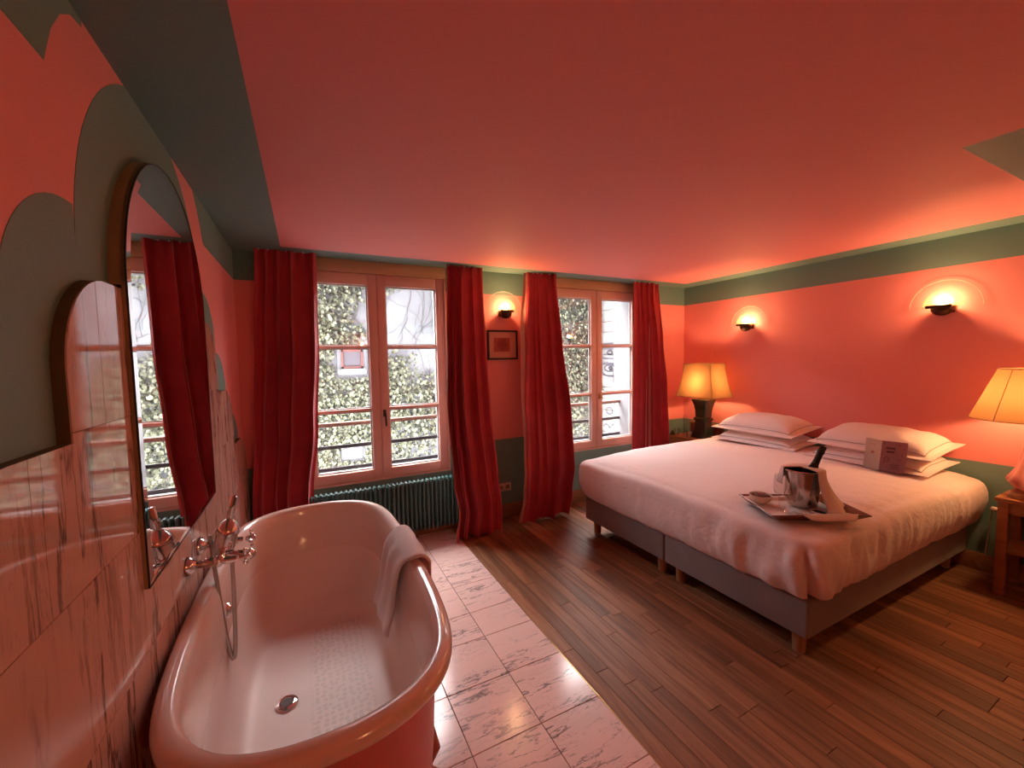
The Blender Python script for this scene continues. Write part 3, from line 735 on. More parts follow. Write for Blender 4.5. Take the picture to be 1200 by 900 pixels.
for k in range(41):
    t = k/40; a = t*pi
    xx = lerp(X0+0.058, X0+0.122, t) + 0.020*sin(a)
    zz_ = lerp(FZ+0.070, FZ+0.030, t) - 0.470*(sin(a)**0.80)
    hz_.append((xx, 1.875 - 0.030*sin(a), zz_))
B().tube(hz_, 0.0075, 10).done('shower_hose', M_HOSE, fa)

# ------------------------------------------------------------------ radiator
rd = thing('column_radiator', 'dark green ribbed column radiator under the window beside the bathtub', 'radiator', (0.57, 3.46, 0.08))
f0 = None
for k in range(33):
    xx = -0.01 + k*0.0362
    if f0 is None:
        b = B()
        for yy in (3.425, 3.480):
            b.lathe((xx, yy, 0), [(0.004, 0.085), (0.011, 0.10), (0.0115, 0.12), (0.0115, 0.49), (0.011, 0.508), (0.004, 0.522)], 10)
        b.box(xx-0.0115, xx+0.0115, 3.425, 3.480, 0.085, 0.115, 0.006); b.box(xx-0.0115, xx+0.0115, 3.425, 3.480, 0.490, 0.522, 0.008)
        f0 = b.done('radiator_fin', M_RAD, rd)
    else:
        o = f0.copy(); COL.objects.link(o); o.parent = rd; o.location = (k*0.0362, 0, 0)
B().tube([(-0.03, 3.452, 0.105), (1.17, 3.452, 0.105)], 0.012, 10).tube([(-0.03, 3.452, 0.50), (1.17, 3.452, 0.50)], 0.012, 10).done('manifold', M_RAD, rd)
for xx in (0.12, 1.0): B().box(xx-0.012, xx+0.012, 3.48, YF, 0.44, 0.48).done('wall_bracket', M_RAD, rd)
B().tube([(-0.01, 3.452, 0.09), (-0.01, 3.452, -0.0)], 0.009, 8).done('pipe', M_RAD, rd)

# ------------------------------------------------------------------ curtains
def curtain(label, tab, y0, folds, seed, amp=0.040, zb=0.02, flare=0.0, lining_l=0.0, y_bot=0.0):
    random.seed(seed); ph = random.uniform(0, 6); p2 = random.uniform(0, 6); p3 = random.uniform(0, 6)
    zt = H-0.004
    t = thing('curtain', label, 'curtain', ((tab[-1][1]+tab[-1][2])/2, y0, zb))
    def fn(u, v, off=0.0, grow=0.0):
        z = zt + (zb-zt)*v
        xl, xr = interp(tab, z); xl -= grow*lining_l
        uu = u + 0.018*sin(5*u*pi + ph + 2.2*v) + 0.010*sin(11*u + p2 - 3*v)
        head = 1 - sstep(0.0, 0.06, v)
        a = amp*(0.40 + 0.60*sstep(0.02, 0.5, v))*(1 + 0.55*sin(4.1*u+p3))
        w = 2*pi*folds*(uu + 0.05*sin(6.3*uu+p2)) + ph + 0.6*sin(2.3*v + 4*u) + 0.25*sin(5*v + p2)
        f = sin(w) + 0.30*sin(2*w+1.1*v+p2) + 0.18*sin(0.5*w+p3)
        pinch = 0.4*head*sin(2*pi*folds*2*u)
        y = y0 + y_bot*sstep(0.2, 1.0, v) - a*(f + pinch)*0.8 - 0.006*sin(30*z+9*u)*sstep(0.9, 1, v)
        x = lerp(xl, xr, u) + 0.35*a*cos(w)*min(1, 6*u, 6*(1-u))
        x += 0.006*sin(7*v+p3)*(1-abs(2*u-1))
        zz = z - (0.012*sin(w*0.5+p2)*flare if v > 0.999 else 0)
        return (x, min(y, YF-0.034)+off, max(zz, 0.004))
    B().grid(170, 64, fn).done('curtain_fabric', M_CURTAIN, t, 180, recalc=False)
    B().grid(170, 64, lambda u, v: fn(u, v, 0.012, 0.0)).done('lining', M_LINING, t, 180, recalc=False)
    if lining_l:
        def edge(u, v):
            p = fn(0.0, v, 0.02); return (p[0] - lining_l*(1-u)*(0.7+0.3*sin(7*v)) + 0.03*u, p[1] + 0.012*sin(3*u+5*v)*(1-u), p[2])
        B().grid(14, 50, edge).done('lining_edge', M_LINING, t, 180, recalc=False)
    for k in range(7):
        xx = lerp(tab[-1][1], tab[-1][2], (k+0.5)/7); B().box(xx-0.004, xx+0.004, y0-0.004, y0+0.006, H-0.012, H-0.0005).done('glider', M_WHITE_FR, t, 0)
    return t
curtain('crimson curtain left of the window above the radiator, behind the bathtub', [(0.0, -0.40, 0.02), (0.5, -0.385, 0.012), (1.06, -0.35, 0.068), (1.7, -0.32, 0.10), (2.33, -0.288, 0.108)], 3.43, 4.2, 5, 0.052)
curtain('crimson curtain spreading onto the floor between the radiator and the outlet', [(0.0, 1.06, 1.52), (0.25, 1.10, 1.52), (0.5, 1.07, 1.50), (1.09, 1.055, 1.475), (1.7, 1.09, 1.465), (2.33, 1.110, 1.445)], 3.425, 4.5, 8, 0.042, 0.012, 1.0, 0.0, -0.17)
curtain('crimson curtain showing its pale lining edge, right of the framed picture', [(0.0, 1.72, 2.25), (0.25, 1.77, 2.29), (0.5, 1.79, 2.335), (1.03, 1.815, 2.335), (1.7, 1.87, 2.28), (2.33, 1.905, 2.225)], 3.43, 4.6, 21, 0.042, 0.02, 1.0, 0.035, -0.15)
curtain('crimson curtain falling behind the bed beside the green lamp', [(0.0, 3.20, 3.75), (0.5, 3.215, 3.725), (1.2, 3.225, 3.69), (1.7, 3.225, 3.65), (2.33, 3.225, 3.595)], 3.43, 4.8, 33)

# ------------------------------------------------------------------ bed
bed = thing('bed', 'wide double bed on two grey upholstered box springs with wooden legs', 'bed', (3.13, 1.985, 0.0))
bx0, bx1 = 2.150, 4.145
for y0, y1 in ((1.087, 1.988), (1.998, 2.880)):
    bs_ = B().box(bx0, bx1, y0, y1, 0.128, 0.325, 0.012, 3).done('box_spring', M_BOX, bed)
    for x_ in (bx0+0.075, bx1-0.12):
        for y_ in (y0+0.075, y1-0.075):
            B().lathe((x_, y_, 0.0), [(0.026, 0.0), (0.029, 0.012), (0.031, 0.06), (0.034, 0.130)], 20).done('leg', M_LEG, bs_)
            B().lathe((x_, y_, 0.0), [(0.0300, 0.002), (0.0305, 0.005), (0.0305, 0.009), (0.0297, 0.012)], 20, cap=False).done('foot_ring', M_CHROME, bs_)
B().box(bx0+0.01, bx1, 1.10, 2.87, 0.326, 0.56, 0.05, 3).done('mattress', M_LINEN, bed)

dv = B(); ND = 420
DX0, DX1, DY0, DY1 = 2.155, 4.150, 1.085, 2.885
def rrect(k, grow_f, grow_s, rad=0.13):
    """point k/ND around a rounded rectangle starting at the wall's near corner; returns x, y, nx, ny"""
    x0, x1, y0, y1 = DX0-grow_f, DX1, DY0-grow_s, DY1+grow_s
    cs = [(x1, y0, 0.02), (x0, y0, rad), (x0, y1, rad), (x1, y1, 0.02)]
    segs = []
    lx, ly = (x1-x0-rad-0.02), (y1-y0-2*rad); lw = y1-y0-0.04
    arcR, arcr = pi/2*rad, pi/2*0.02
    tot = lx*2+ly+lw+2*arcR+2*arcr; s = (k/ND)*tot
    if s < lx: return (x1-0.02-s, y0, 0, -1)
    s -= lx
    if s < arcR: a = -pi/2 - s/rad; return (x0+rad+rad*cos(a), y0+rad+rad*sin(a), cos(a), sin(a))
    s -= arcR
    if s < ly: return (x0, y0+rad+s, -1, 0)
    s -= ly
    if s < arcR: a = pi - s/rad; return (x0+rad+rad*cos(a), y1-rad+rad*sin(a), cos(a), sin(a))
    s -= arcR
    if s < lx: return (x0+rad+s, y1, 0, 1)
    s -= lx
    if s < arcr: a = pi/2 - s/0.02; return (x1-0.02+0.02*cos(a), y1-0.02+0.02*sin(a), cos(a), sin(a))
    s -= arcr
    if s < lw: return (x1, y1-0.02-s, 1, 0)
    s -= lw
    a = -s/0.02; return (x1-0.02+0.02*cos(a), y0+0.02+0.02*sin(a), cos(a), sin(a))
def dtop(x, y):
    u = (x-DX0)/(DX1-DX0); v = abs(y-1.985)/0.9
    z = 0.712 - 0.030*(1-sstep(0.0, 0.40, u)) - 0.020*v**2 - 0.018*sstep(0.6, 1, u)*v**2
    z += 0.010*noise.noise(Vector((x*3.1, y*3.1, 2))) + 0.004*noise.noise(Vector((x*9, y*7, 5)))
    da, dc = (x-2.425)*0.870 - (y-1.28)*0.493, (x-2.425)*0.493 + (y-1.28)*0.870      # pressed flat under the tray
    m = sstep(0.34, 0.22, abs(da))*sstep(0.27, 0.14, abs(dc)); z = lerp(z, 0.6655, m)
    return z
rings = []
SIDE = [(0.0, 0.0), (0.026, -0.002), (0.048, -0.009), (0.064, -0.024), (0.074, -0.050), (0.080, -0.09), (0.082, -0.14), (0.080, -0.18), (0.075, -0.22), (0.067, -0.26), (0.056, -0.30), (0.043, -0.335), (0.026, -0.36), (0.006, -0.375), (-0.03, -0.372)]
for g, dz in reversed(SIDE):
    ring = []
    for k in range(ND):
        wall = False
        x, y, nx, ny = rrect(k, g - 0.005, g*1.15 - 0.006)
        if nx > 0.5: x = min(x, DX1)
        zt = dtop(x, y) - 0.020
        hem = 0.322; depth = (zt-hem)/0.375
        z = zt + dz*depth
        s = k/ND*7.6
        near = exp(-((x-2.08)/0.45)**2 - ((y-1.0)/0.55)**2)
        sidef = sstep(0.0, -0.10, dz)
        w = 0.0
        if nx < 0.5:
            wob = noise.noise(Vector((s*0.9, dz*2, 9)))
            w += (0.010 + 0.018*near)*noise.noise(Vector((s*9 + wob*1.5, dz*3.0, 1)))
            w += (0.005 + 0.020*near)*noise.noise(Vector((s*23 + 2*wob, dz*5.0, 4)))
            w += 0.012*noise.noise(Vector((s*2.0, dz*4, 6)))
            d = (s - 1.983 - 0.10*dz); w += (0.022*exp(-((d-0.055)/0.035)**2) + 0.022*exp(-((d+0.055)/0.035)**2) - 0.050*exp(-(d/0.017)**2))*sidef
        w *= (0.25 + 0.75*sidef)
        x += nx*w; y += ny*w
        x = min(x, DX1+0.004)
        ring.append((x, y, z))
    rings.append(ring)
for q in (0.985, 0.96, 0.92, 0.87, 0.81, 0.74, 0.66, 0.58, 0.50, 0.42, 0.34, 0.26, 0.18, 0.10, 0.04):
    ring = []
    for k in range(ND):
        x, y, nx, ny = rrect(k, -0.005, -0.006); cx, cy = 3.15, 1.985
        x = cx+(x-cx)*q; y = cy+(y-cy)*q
        e = 1-q
        s = k/ND*7.6; near = exp(-((x-2.15)/0.5)**2 - ((y-1.1)/0.5)**2)
        rip = (0.002+0.005*near)*noise.noise(Vector((s*14, q*2.0, 1)))*exp(-e*9)
        z = dtop(x, y) - 0.020*exp(-e*28) + rip
        ring.append((x, y, z))
    rings.append(ring)
dv.loft(rings, True, False, True)
tag(dv.done('duvet', M_LINEN, None, 180), 'white puffy duvet tucked around the double bed mattress', 'duvet')

def pillow_mesh(bw, bd, th, seed, name):
    """oxford pillow: puffed cushion with a flat stitched border; width along y, depth along x"""
    b = B(); n = 48; fl = 0.042
    def prof(u, v, top):
        a, c = 2*u-1, 2*v-1
        fa_, fc = 1-fl*2/bd, 1-fl*2/bw
        ia, ic = min(1, abs(a)/fa_), min(1, abs(c)/fc)
        e = max(0.0, (1-ia**2.4))**0.46 * max(0.0, (1-ic**3.6))**0.38
        pull = 0.045*(1-abs(a)**1.5)*abs(c)**3
        pull2 = 0.03*(1-abs(c)**1.5)*abs(a)**3
        x = a*bd/2*(1-pull2); y = c*bw/2*(1-pull*0.6)
        sag = -0.016*max(abs(a), abs(c))**2
        nz = 0.012*noise.noise(Vector((a*2.2+seed, c*3.1, 1)))*e + 0.005*noise.noise(Vector((a*7+seed, c*8, 3)))*e
        z = (th*0.60*e + nz + 0.003) if top else (-th*0.40*e - 0.003)
        st = exp(-((abs(a)-fa_)/0.018)**2) if abs(c) < fc else 0; st = max(st, exp(-((abs(c)-fc)/0.012)**2) if abs(a) < fa_ else 0)
        z += (-0.003*st if top else 0) + sag
        return (x, y, z)
    b.grid(n, n, lambda u, v: prof(u, v, True)); b.grid(n, n, lambda u, v: prof(u, v, False))
    bmesh.ops.remove_doubles(b.bm, verts=b.bm.verts, dist=0.0)
    # join the two sheets along the border
    E_ = [e for e in b.bm.edges if len(e.link_faces) == 1]
    bmesh.ops.bridge_loops(b.bm, edges=E_)
    fa_, fc = 1-fl*2/bd*0.9-0.03, 1-fl*2/bw*0.9-0.02; loop = []
    for (a0, c0), (a1, c1) in (((-fa_, -fc), (fa_, -fc)), ((fa_, -fc), (fa_, fc)), ((fa_, fc), (-fa_, fc)), ((-fa_, fc), (-fa_, -fc))):
        for k in range(16):
            p = prof((lerp(a0, a1, k/16)+1)/2, (lerp(c0, c1, k/16)+1)/2, True); loop.append((p[0], p[1], p[2]+0.0025))
    return b, loop + loop[:1]
def pillow(label, loc, tilt, rz, bw, bd, th, seed):
    b, loop = pillow_mesh(bw, bd, th, seed, 'pillow')
    o = tag(b.done('pillow', M_PILLOW, None, 60), label, 'pillow', 'white pillows on the bed')
    o.location = loc; o.rotation_euler = (0, tilt, rz)
    B().tube(loop, 0.0024, 6, False).done('stitched_piping', simple('grey_piping', (0.34, 0.25, 0.24), 0.8), o); return o
PB, PD = 0.76, 0.50
pillow('white pillow lying on the duvet, lower of the stack beside the green lamp', (3.87, 2.37, 0.752), radians(-3), radians(2), PB, PD, 0.125, 1)
pillow('white pillow with stitched border on top of the stack beside the green lamp', (3.885, 2.385, 0.868), radians(-6), radians(1), PB, PD, 0.17, 5)
pillow('white pillow lying on the duvet behind the card, lower of its stack', (3.87, 1.515, 0.752), radians(-4), radians(-1), PB, PD, 0.125, 9)
pillow('white pillow with stitched border on top of the stack behind the card', (3.885, 1.50, 0.870), radians(-7), radians(-2), PB, PD, 0.18, 13)

# greeting card leaning on the near pillow stack
cz = 0.712
cd = thing('greeting_card', 'folded card with pale and mauve pages standing against the white pillows', 'card', (3.60, 1.385, cz))
def card_pt(s, h): # s along the card: <0 pale page, >0 mauve page ; leans back
    if s < 0: bx, by = 3.580 - s*0.30, 1.385 - s*0.93
    else: bx, by = 3.580 + s*0.16, 1.385 - s*0.98
    return (bx + h*0.20, by, cz + h*0.97)
def cpatch(s0, s1, h0, h1, off, mat, name):
    d = Vector((-0.95, -0.1, 0.2)).normalized()*off
    pts = [Vector(card_pt(s0, h0))+d, Vector(card_pt(s1, h0))+d, Vector(card_pt(s1, h1))+d, Vector(card_pt(s0, h1))+d]
    return B().prism(pts, d.normalized()*0.0012).done(name, mat, cd, 0)
cpatch(-0.115, 0.0, 0.0, 0.215, 0.0, M_CARD1, 'pale_page'); cpatch(0.0, 0.135, 0.0, 0.215, 0.0, M_CARD2, 'mauve_page')
def ink(pts, r=0.0022):
    d = Vector((-0.95, -0.1, 0.2)).normalized()*0.0018
    P = [Vector(card_pt(s, h))+d for s, h in pts]
    ik = B()
    for a, c in zip(P, P[1:]):
        t_ = (c-a).normalized(); nn = t_.cross(d).normalized()*r
        ik.prism([a-nn, c-nn, c+nn, a+nn], d.normalized()*0.0006)
    ik.done('letter_stroke', M_INK, cd, 0)
for h0, s0, s1 in ((0.165, 0.025, 0.075), (0.140, 0.030, 0.072)):
    ink([(lerp(s0, s1, k/9), h0 + 0.007*(1 if k % 2 else -1)) for k in range(10)])
ink([(0.035+0.013*cos(k*pi/6), 0.085+0.017*sin(k*pi/6)) for k in range(13)], 0.0016); ink([(0.03, 0.085), (0.04, 0.09)], 0.0016)
for h0 in (0.052, 0.040, 0.028): ink([(0.06, h0), (0.105, h0+0.002)], 0.0014)
for s, h in ((0.012, 0.195), (0.09, 0.19), (0.11, 0.12), (0.02, 0.06), (0.095, 0.09), (0.115, 0.165)): ink([(s, h), (s+0.006, h+0.002)], 0.0022)
for k in range(3): ink([(-0.085+0.015*k, 0.175+0.004*(k % 2)), (-0.078+0.015*k, 0.178)], 0.0012)
B().lathe(Vector(card_pt(-0.055, 0.12))+Vector((-0.003, 0, 0)), [(0.0005, -0.001), (0.011, -0.0008), (0.0115, 0.0)], 14, 'x').done('printed_emblem', simple('rose_print', (0.35, 0.16, 0.13), 0.7), cd, 0)

# ------------------------------------------------------------------ tray and what stands on it
def txy(a, b_):   # tray axes: a along the long side (towards the near right), b across (towards the pillows)
    d = Vector((0.870, -0.493)); n = Vector((0.493, 0.870))
    return Vector((2.425, 1.280)) + d*a + n*b_
TZ = 0.6665
tr = thing('serving_tray', 'dark wooden tray with flared rims lying on the duvet near the bed corner', 'tray', (2.425, 1.28, TZ))
TL, TWd = 0.252, 0.172
def trect(l, w, z): return [(*txy(a, c), z) for a, c in ((-l, -w), (l, -w), (l, w), (-l, w))]
tb_ = B(); tb_.loft([trect(TL-0.05, TWd-0.05, TZ), trect(TL, TWd, TZ+0.040), trect(TL-0.006, TWd-0.006, TZ+0.044), trect(TL-0.055, TWd-0.055, TZ+0.010)], True, True, True)
tb_.done('tray_body', M_TRAY, tr, 20)
def tzz(a, c):
    e = max((abs(a)-(TL-0.055))/0.05, (abs(c)-(TWd-0.055))/0.05, 0.0)
    return TZ + 0.012 + (0.036*min(e, 1) if e < 1.05 else 0.036-0.035*min((e-1.05), 1.2))
npk = B()
def nap(u, v, off=0.0):
    a = lerp(-0.242, 0.195, u); c = lerp(-0.205, 0.150, v)
    if v < 0.25:      # the front edge hangs over the rim only along the middle
        pull = sstep(0.22, 0.40, u)*sstep(1.0, 0.85, u); c = lerp(-0.150, -0.205, pull*(1-v/0.25)) if v < 0.01 else lerp(lerp(-0.140, -0.205, pull), -0.116, v/0.25)
    a += 0.03*(0.5-v) + 0.012*sin(v*7)
    p = txy(a, c)
    return (p.x, p.y, tzz(a*0.985, c*0.985) + 0.004 + off + 0.0035*noise.noise(Vector((a*16, c*16, 2))))
npk.grid(48, 40, nap)
nk = npk.done('tray_napkin', M_NAPKIN, None, 180); md = nk.modifiers.new('thickness', 'SOLIDIFY'); md.thickness = 0.003; md.offset = 1
tag(nk, 'white cloth napkin spread over the wooden tray and draping its rim', 'napkin')
ZN = TZ + 0.0215
# ice bucket
bk = Vector((2.485, 1.300, ZN))
ib = thing('ice_bucket', 'shiny steel ice bucket with ring handles standing on the tray', 'bucket', bk)
B().lathe(bk, [(0.066, 0.0), (0.070, 0.004), (0.074, 0.03), (0.084, 0.150), (0.090, 0.196), (0.096, 0.200), (0.097, 0.206), (0.093, 0.210), (0.086, 0.204), (0.078, 0.150), (0.066, 0.02), (0.001, 0.018)], 40).done('bucket_body', M_STEEL, ib)
for s in (-1, 1):
    hb = B(); d = Vector((0.45*s, -0.893*s, 0)); n_ = Vector((0.893, 0.45, 0)); c0 = bk + d*0.090 + Vector((0, 0, 0.165))
    hb.tube([c0 + n_*0.016*cos(q) + Vector((0, 0, 0.016*sin(q))) + d*0.006 for q in [k*pi/10 for k in range(21)]], 0.0035, 8); hb.sphere(c0+Vector((0, 0, 0.016)), 0.007, 10)
    hb.done('ring_handle', M_CHROME, ib)
# champagne bottle leaning in the bucket
tilt = Vector((0.30, -0.22, 0.93)).normalized(); p0 = bk + Vector((-0.012, 0.016, 0.030))
bo = thing('champagne_bottle', 'champagne bottle with black foil neck leaning in the ice bucket', 'bottle', p0)
s1 = tilt.cross(Vector((0, 1, 0))).normalized(); s2_ = tilt.cross(s1)
def along(prof, n=20): return [[p0 + tilt*h + (s1*cos(2*pi*k/n)+s2_*sin(2*pi*k/n))*r for k in range(n)] for r, h in prof]
bb_ = B(); bb_.loft(along([(0.030, 0.0), (0.042, 0.005), (0.043, 0.02), (0.043, 0.115), (0.036, 0.165), (0.022, 0.21), (0.018, 0.225)]), True, True, True); bb_.done('glass_body', simple('dark_bottle_glass', (0.01, 0.02, 0.008), 0.1), bo)
bb_ = B(); bb_.loft(along([(0.0185, 0.22), (0.0165, 0.25), (0.0160, 0.285), (0.0185, 0.288), (0.0185, 0.300), (0.0170, 0.304), (0.0175, 0.318), (0.0150, 0.330), (0.002, 0.333)]), True, True, True); bb_.done('foil_neck', M_BOTTLE, bo)
# towel draped on the bucket: over the back, down the right side and a flap on the left
sv = B(); ZB = bk.z + 0.212
def drape(u, v):
    a = lerp(-1.95, 2.55, u)              # angle around the bucket, measured from +x; open towards the window side front
    top = min(1, v/0.36); hang = max(0.0, v-0.36)/0.64
    r = lerp(0.002, 0.101, top)
    right = sstep(0.58, 0.34, u); left = sstep(0.78, 0.95, u)
    length = 0.075 + 0.120*right + 0.020*left
    rr = r + 0.014*hang + 0.075*hang*hang*right + 0.010*sin(a*7)*hang
    z = ZB + 0.010*(1-top) + 0.004*sin(a*3)*top*(1-hang) - length*hang
    z = max(z, ZN+0.010)
    return (bk.x + rr*cos(a) - 0.020*(1-top), bk.y + rr*sin(a), z)
sv.grid(60, 36, drape)
so_ = sv.done('bucket_towel', M_NAPKIN, None, 180); md = so_.modifiers.new('thickness', 'SOLIDIFY'); md.thickness = 0.003; md.offset = 1
tag(so_, 'white serving cloth draped over the rim of the steel ice bucket', 'cloth')
# glasses
def glass(label, c, flute):
    t = thing('champagne_glass', label, 'glass', c, 'champagne glasses on the tray')
    B().lathe(c, [(0.001, 0.001), (0.030, 0.001), (0.032, 0.003), (0.012, 0.006), (0.004, 0.012), (0.0035, 0.05), (0.004, 0.062)], 24).done('stem', M_GLASS, t)
    B().lathe(c, [(0.004, 0.062), (0.016, 0.068), (0.028, 0.085), (0.0325, 0.110), (0.031, 0.150), (0.026, 0.185), (0.0252, 0.185), (0.030, 0.150), (0.0313, 0.110), (0.027, 0.087), (0.015, 0.071), (0.001, 0.066)], 28).done('bowl', M_GLASS, t)
glass('clear stemmed glass standing right in front of the steel ice bucket', Vector((2.315, 1.272, ZN)), 0)
glass('clear stemmed glass standing between the snack bowl and the ice bucket', Vector((2.345, 1.345, ZN)), 1)
# snack bowl
bc = Vector((2.325, 1.440, ZN))
sbw = thing('snack_bowl', 'cream bowl of dark dried fruit on the left end of the tray', 'bowl', bc)
B().lathe(bc, [(0.030, 0.0), (0.034, 0.002), (0.050, 0.016), (0.058, 0.042), (0.0585, 0.046), (0.056, 0.046), (0.048, 0.020), (0.032, 0.010), (0.001, 0.008)], 32).done('bowl', M_POT, sbw)
nb_ = B(); random.seed(3)
for k in range(60):
    a, r = random.uniform(0, 2*pi), 0.044*sqrt(random.random())
    nb_.sphere(bc+Vector((r*cos(a), r*sin(a), 0.036+0.012*random.random()*(1-r/0.05))), random.uniform(0.006, 0.009), 7, (1.2, 0.9, 0.8))
nt_ = nb_.done('dried_fruit', M_NUT, sbw); nt_['kind'] = 'stuff'
# two small glass dishes and a dark cork screw dish in front
for k, (a, c) in enumerate(((-0.120, -0.085), (-0.060, -0.100))):
    p = Vector((*txy(a, c), ZN))
    o = B().lathe(p, [(0.001, 0.001), (0.022, 0.001), (0.027, 0.010), (0.0262, 0.0105), (0.021, 0.004), (0.001, 0.003)], 24).done('glass_dish', M_GLASS, None)
    tag(o, ['tiny clear glass dish on the napkin, nearer the snack bowl', 'tiny clear glass dish on the napkin, nearer the dark oval dish'][k], 'dish')
p = Vector((*txy(0.055, -0.075), ZN))
od = thing('oval_dish', 'flat white oval dish with dark contents on the tray before the bucket', 'dish', p)
B().lathe(p, [(0.001, 0.001), (0.034, 0.001), (0.040, 0.008), (0.038, 0.009), (0.030, 0.004), (0.001, 0.003)], 24, sx=0.8, sy=1.2).done('dish_body', M_POT, od)
B().lathe(p, [(0.001, 0.010), (0.018, 0.009), (0.026, 0.006), (0.027, 0.0045)], 18, sx=0.8, sy=1.2).done('dark_contents', M_BLACK, od)

# ------------------------------------------------------------------ nightstands
def nightstand(label, x0, x1, y0, y1, top, shelf_z):
    t = thing('nightstand', label, 'nightstand', ((x0+x1)/2, (y0+y1)/2, 0.0))
    B().box(x0-0.012, x1, y0-0.012, y1+0.012, top-0.026, top, 0.004).done('top', M_NIGHT, t)
    ap = B(); e = 0.045; h0, h1 = top-0.095, top-0.026
    ap.box(x0+0.008, x0+0.026, y0+e, y1-e, h0, h1); ap.box(x1-0.03, x1-0.012, y0+e, y1-e, h0, h1)
    ap.box(x0+e, x1-e, y0+0.008, y0+0.026, h0, h1); ap.box(x0+e, x1-e, y1-0.026, y1-0.008, h0, h1); ap.done('apron', M_NIGHT, t, 0)
    for xx in (x0, x1-e):
        for yy in (y0, y1-e): B().box(xx, xx+e, yy, yy+e, 0.0, top-0.026, 0.003).done('leg', M_NIGHT, t)
    B().box(x0+0.006, x1-0.006, y0+0.006, y1-0.006, shelf_z-0.02, shelf_z, 0.004).done('shelf', M_NIGHT, t)
    return t
nl = nightstand('wooden nightstand holding the green lamp in the corner behind the bed', 3.76, 4.15, 2.99, 3.40, 0.625, 0.28)
nr = nightstand('wooden nightstand with a low shelf at the right edge beside the bed', 3.842, 4.15, 0.45, 0.885, 0.625, 0.30)

# left lamp: faceted green ceramic base, pagoda shade
lc = Vector((3.925, 3.085, 0.6255))
la = thing('table_lamp', 'lit table lamp with dark green faceted base and square pagoda shade', 'lamp', lc)
def rect(cx, cy, hx_, hy_, z, ch=0.0):
    if not ch: return [(cx-hx_, cy-hy_, z), (cx+hx_, cy-hy_, z), (cx+hx_, cy+hy_, z), (cx-hx_, cy+hy_, z)]
    q = ch
    return [(cx-hx_+q, cy-hy_, z), (cx+hx_-q, cy-hy_, z), (cx+hx_, cy-hy_+q, z), (cx+hx_, cy+hy_-q, z), (cx+hx_-q, cy+hy_, z), (cx-hx_+q, cy+hy_, z), (cx-hx_, cy+hy_-q, z), (cx-hx_, cy-hy_+q, z)]
zt = lc.z
lb = B(); lb.loft([rect(lc.x, lc.y, a, c, zt+h, 0.012) for a, c, h in ((0.085, 0.105, 0.0), (0.086, 0.106, 0.012), (0.062, 0.080, 0.10), (0.056, 0.072, 0.19), (0.066, 0.084, 0.205), (0.066, 0.084, 0.222), (0.054, 0.070, 0.232), (0.056, 0.074, 0.30), (0.062, 0.084, 0.36), (0.080, 0.104, 0.425), (0.078, 0.102, 0.430))], True, True, True)
lb.done('lamp_base', M_GREENLAMP, la, 25)
B().tube([(lc.x, lc.y, zt+0.43), (lc.x, lc.y, zt+0.52)], 0.010, 10).done('lamp_stem', M_BRASS, la)
NS = 8; cxs, cys = 3.915, 3.075
def pag(k):
    t_ = k/NS; c = (1-t_)**1.7
    return (lerp(0.118, 0.165, c), lerp(0.168, 0.232, c), lerp(1.088, 1.452, t_))
sh = B(); sh.loft([rect(cxs, cys, *pag(k)) for k in range(NS+1)], True)
shade = sh.done('lamp_shade', M_SHADE, la, 30, recalc=False)
se = B()
for sx_, sy_ in ((-1, -1), (1, -1), (1, 1), (-1, 1)): se.tube([(cxs+sx_*(pag(k)[0]+0.001), cys+sy_*(pag(k)[1]+0.001), pag(k)[2]) for k in range(NS+1)], 0.0028, 6)
for k in (0, NS):
    a, c, z = pag(k); q = rect(cxs, cys, a+0.001, c+0.001, z); se.tube(q+[q[0]], 0.003, 6)
se.done('shade_piping', simple('brown_piping', (0.30, 0.16, 0.07), 0.7), la)
B().sphere((lc.x, lc.y, zt+0.565), 0.030, 16).done('bulb', M_BULB, la)
point_light((cxs, cys, zt+0.60), LAMP_W, 0.035, 'table_lamp_light')
# right lamp: pink fluted base, round shade
rc = Vector((3.94, 0.775, 0.6255))
ra = thing('table_lamp', 'lit table lamp with pink scalloped base and round cream shade at right', 'lamp', rc)
B().lathe(rc, [(0.088, 0.0), (0.090, 0.006), (0.082, 0.040), (0.060, 0.052), (0.001, 0.054)], 32).done('foot', M_NIGHT, ra)
fb = B(); rgs = []
for r, h, am in ((0.055, 0.052, 0.05), (0.070, 0.062, 0.12), (0.088, 0.090, 0.17), (0.092, 0.112, 0.17), (0.078, 0.145, 0.14), (0.060, 0.190, 0.10), (0.047, 0.250, 0.07), (0.039, 0.310, 0.04), (0.036, 0.355, 0.02), (0.030, 0.372, 0.0), (0.018, 0.380, 0.0)):
    rgs.append([(rc.x+r*(1+am*cos(8*2*pi*k/96))*cos(2*pi*k/96), rc.y+r*(1+am*cos(8*2*pi*k/96))*sin(2*pi*k/96), rc.z+h + 0.010*am/0.17*cos(8*2*pi*k/96)*(1 if h < 0.1 else 0)) for k in range(96)])
fb.loft(rgs, True, True, True); fb.done('lamp_base', M_PINKLAMP, ra, 60)
B().lathe(rc, [(0.016, 0.380), (0.014, 0.400), (0.018, 0.410), (0.018, 0.445), (0.008, 0.450), (0.008, 0.53)], 16).done('lamp_stem', M_BRASS, ra)
sh = B(); zs0, zs1 = 1.118, 1.428; nsg = 48; sc = (rc.x-0.03, rc.y+0.01)
sh.loft([[(sc[0]+r*cos(2*pi*k/nsg), sc[1]+r*sin(2*pi*k/nsg), z) for k in range(nsg)] for r, z in [(lerp(0.255, 0.142, t_/6), lerp(zs0, zs1, t_/6)) for t_ in range(7)]], True)
sh.done('lamp_shade', M_SHADE, ra, 60, recalc=False)
se = B()
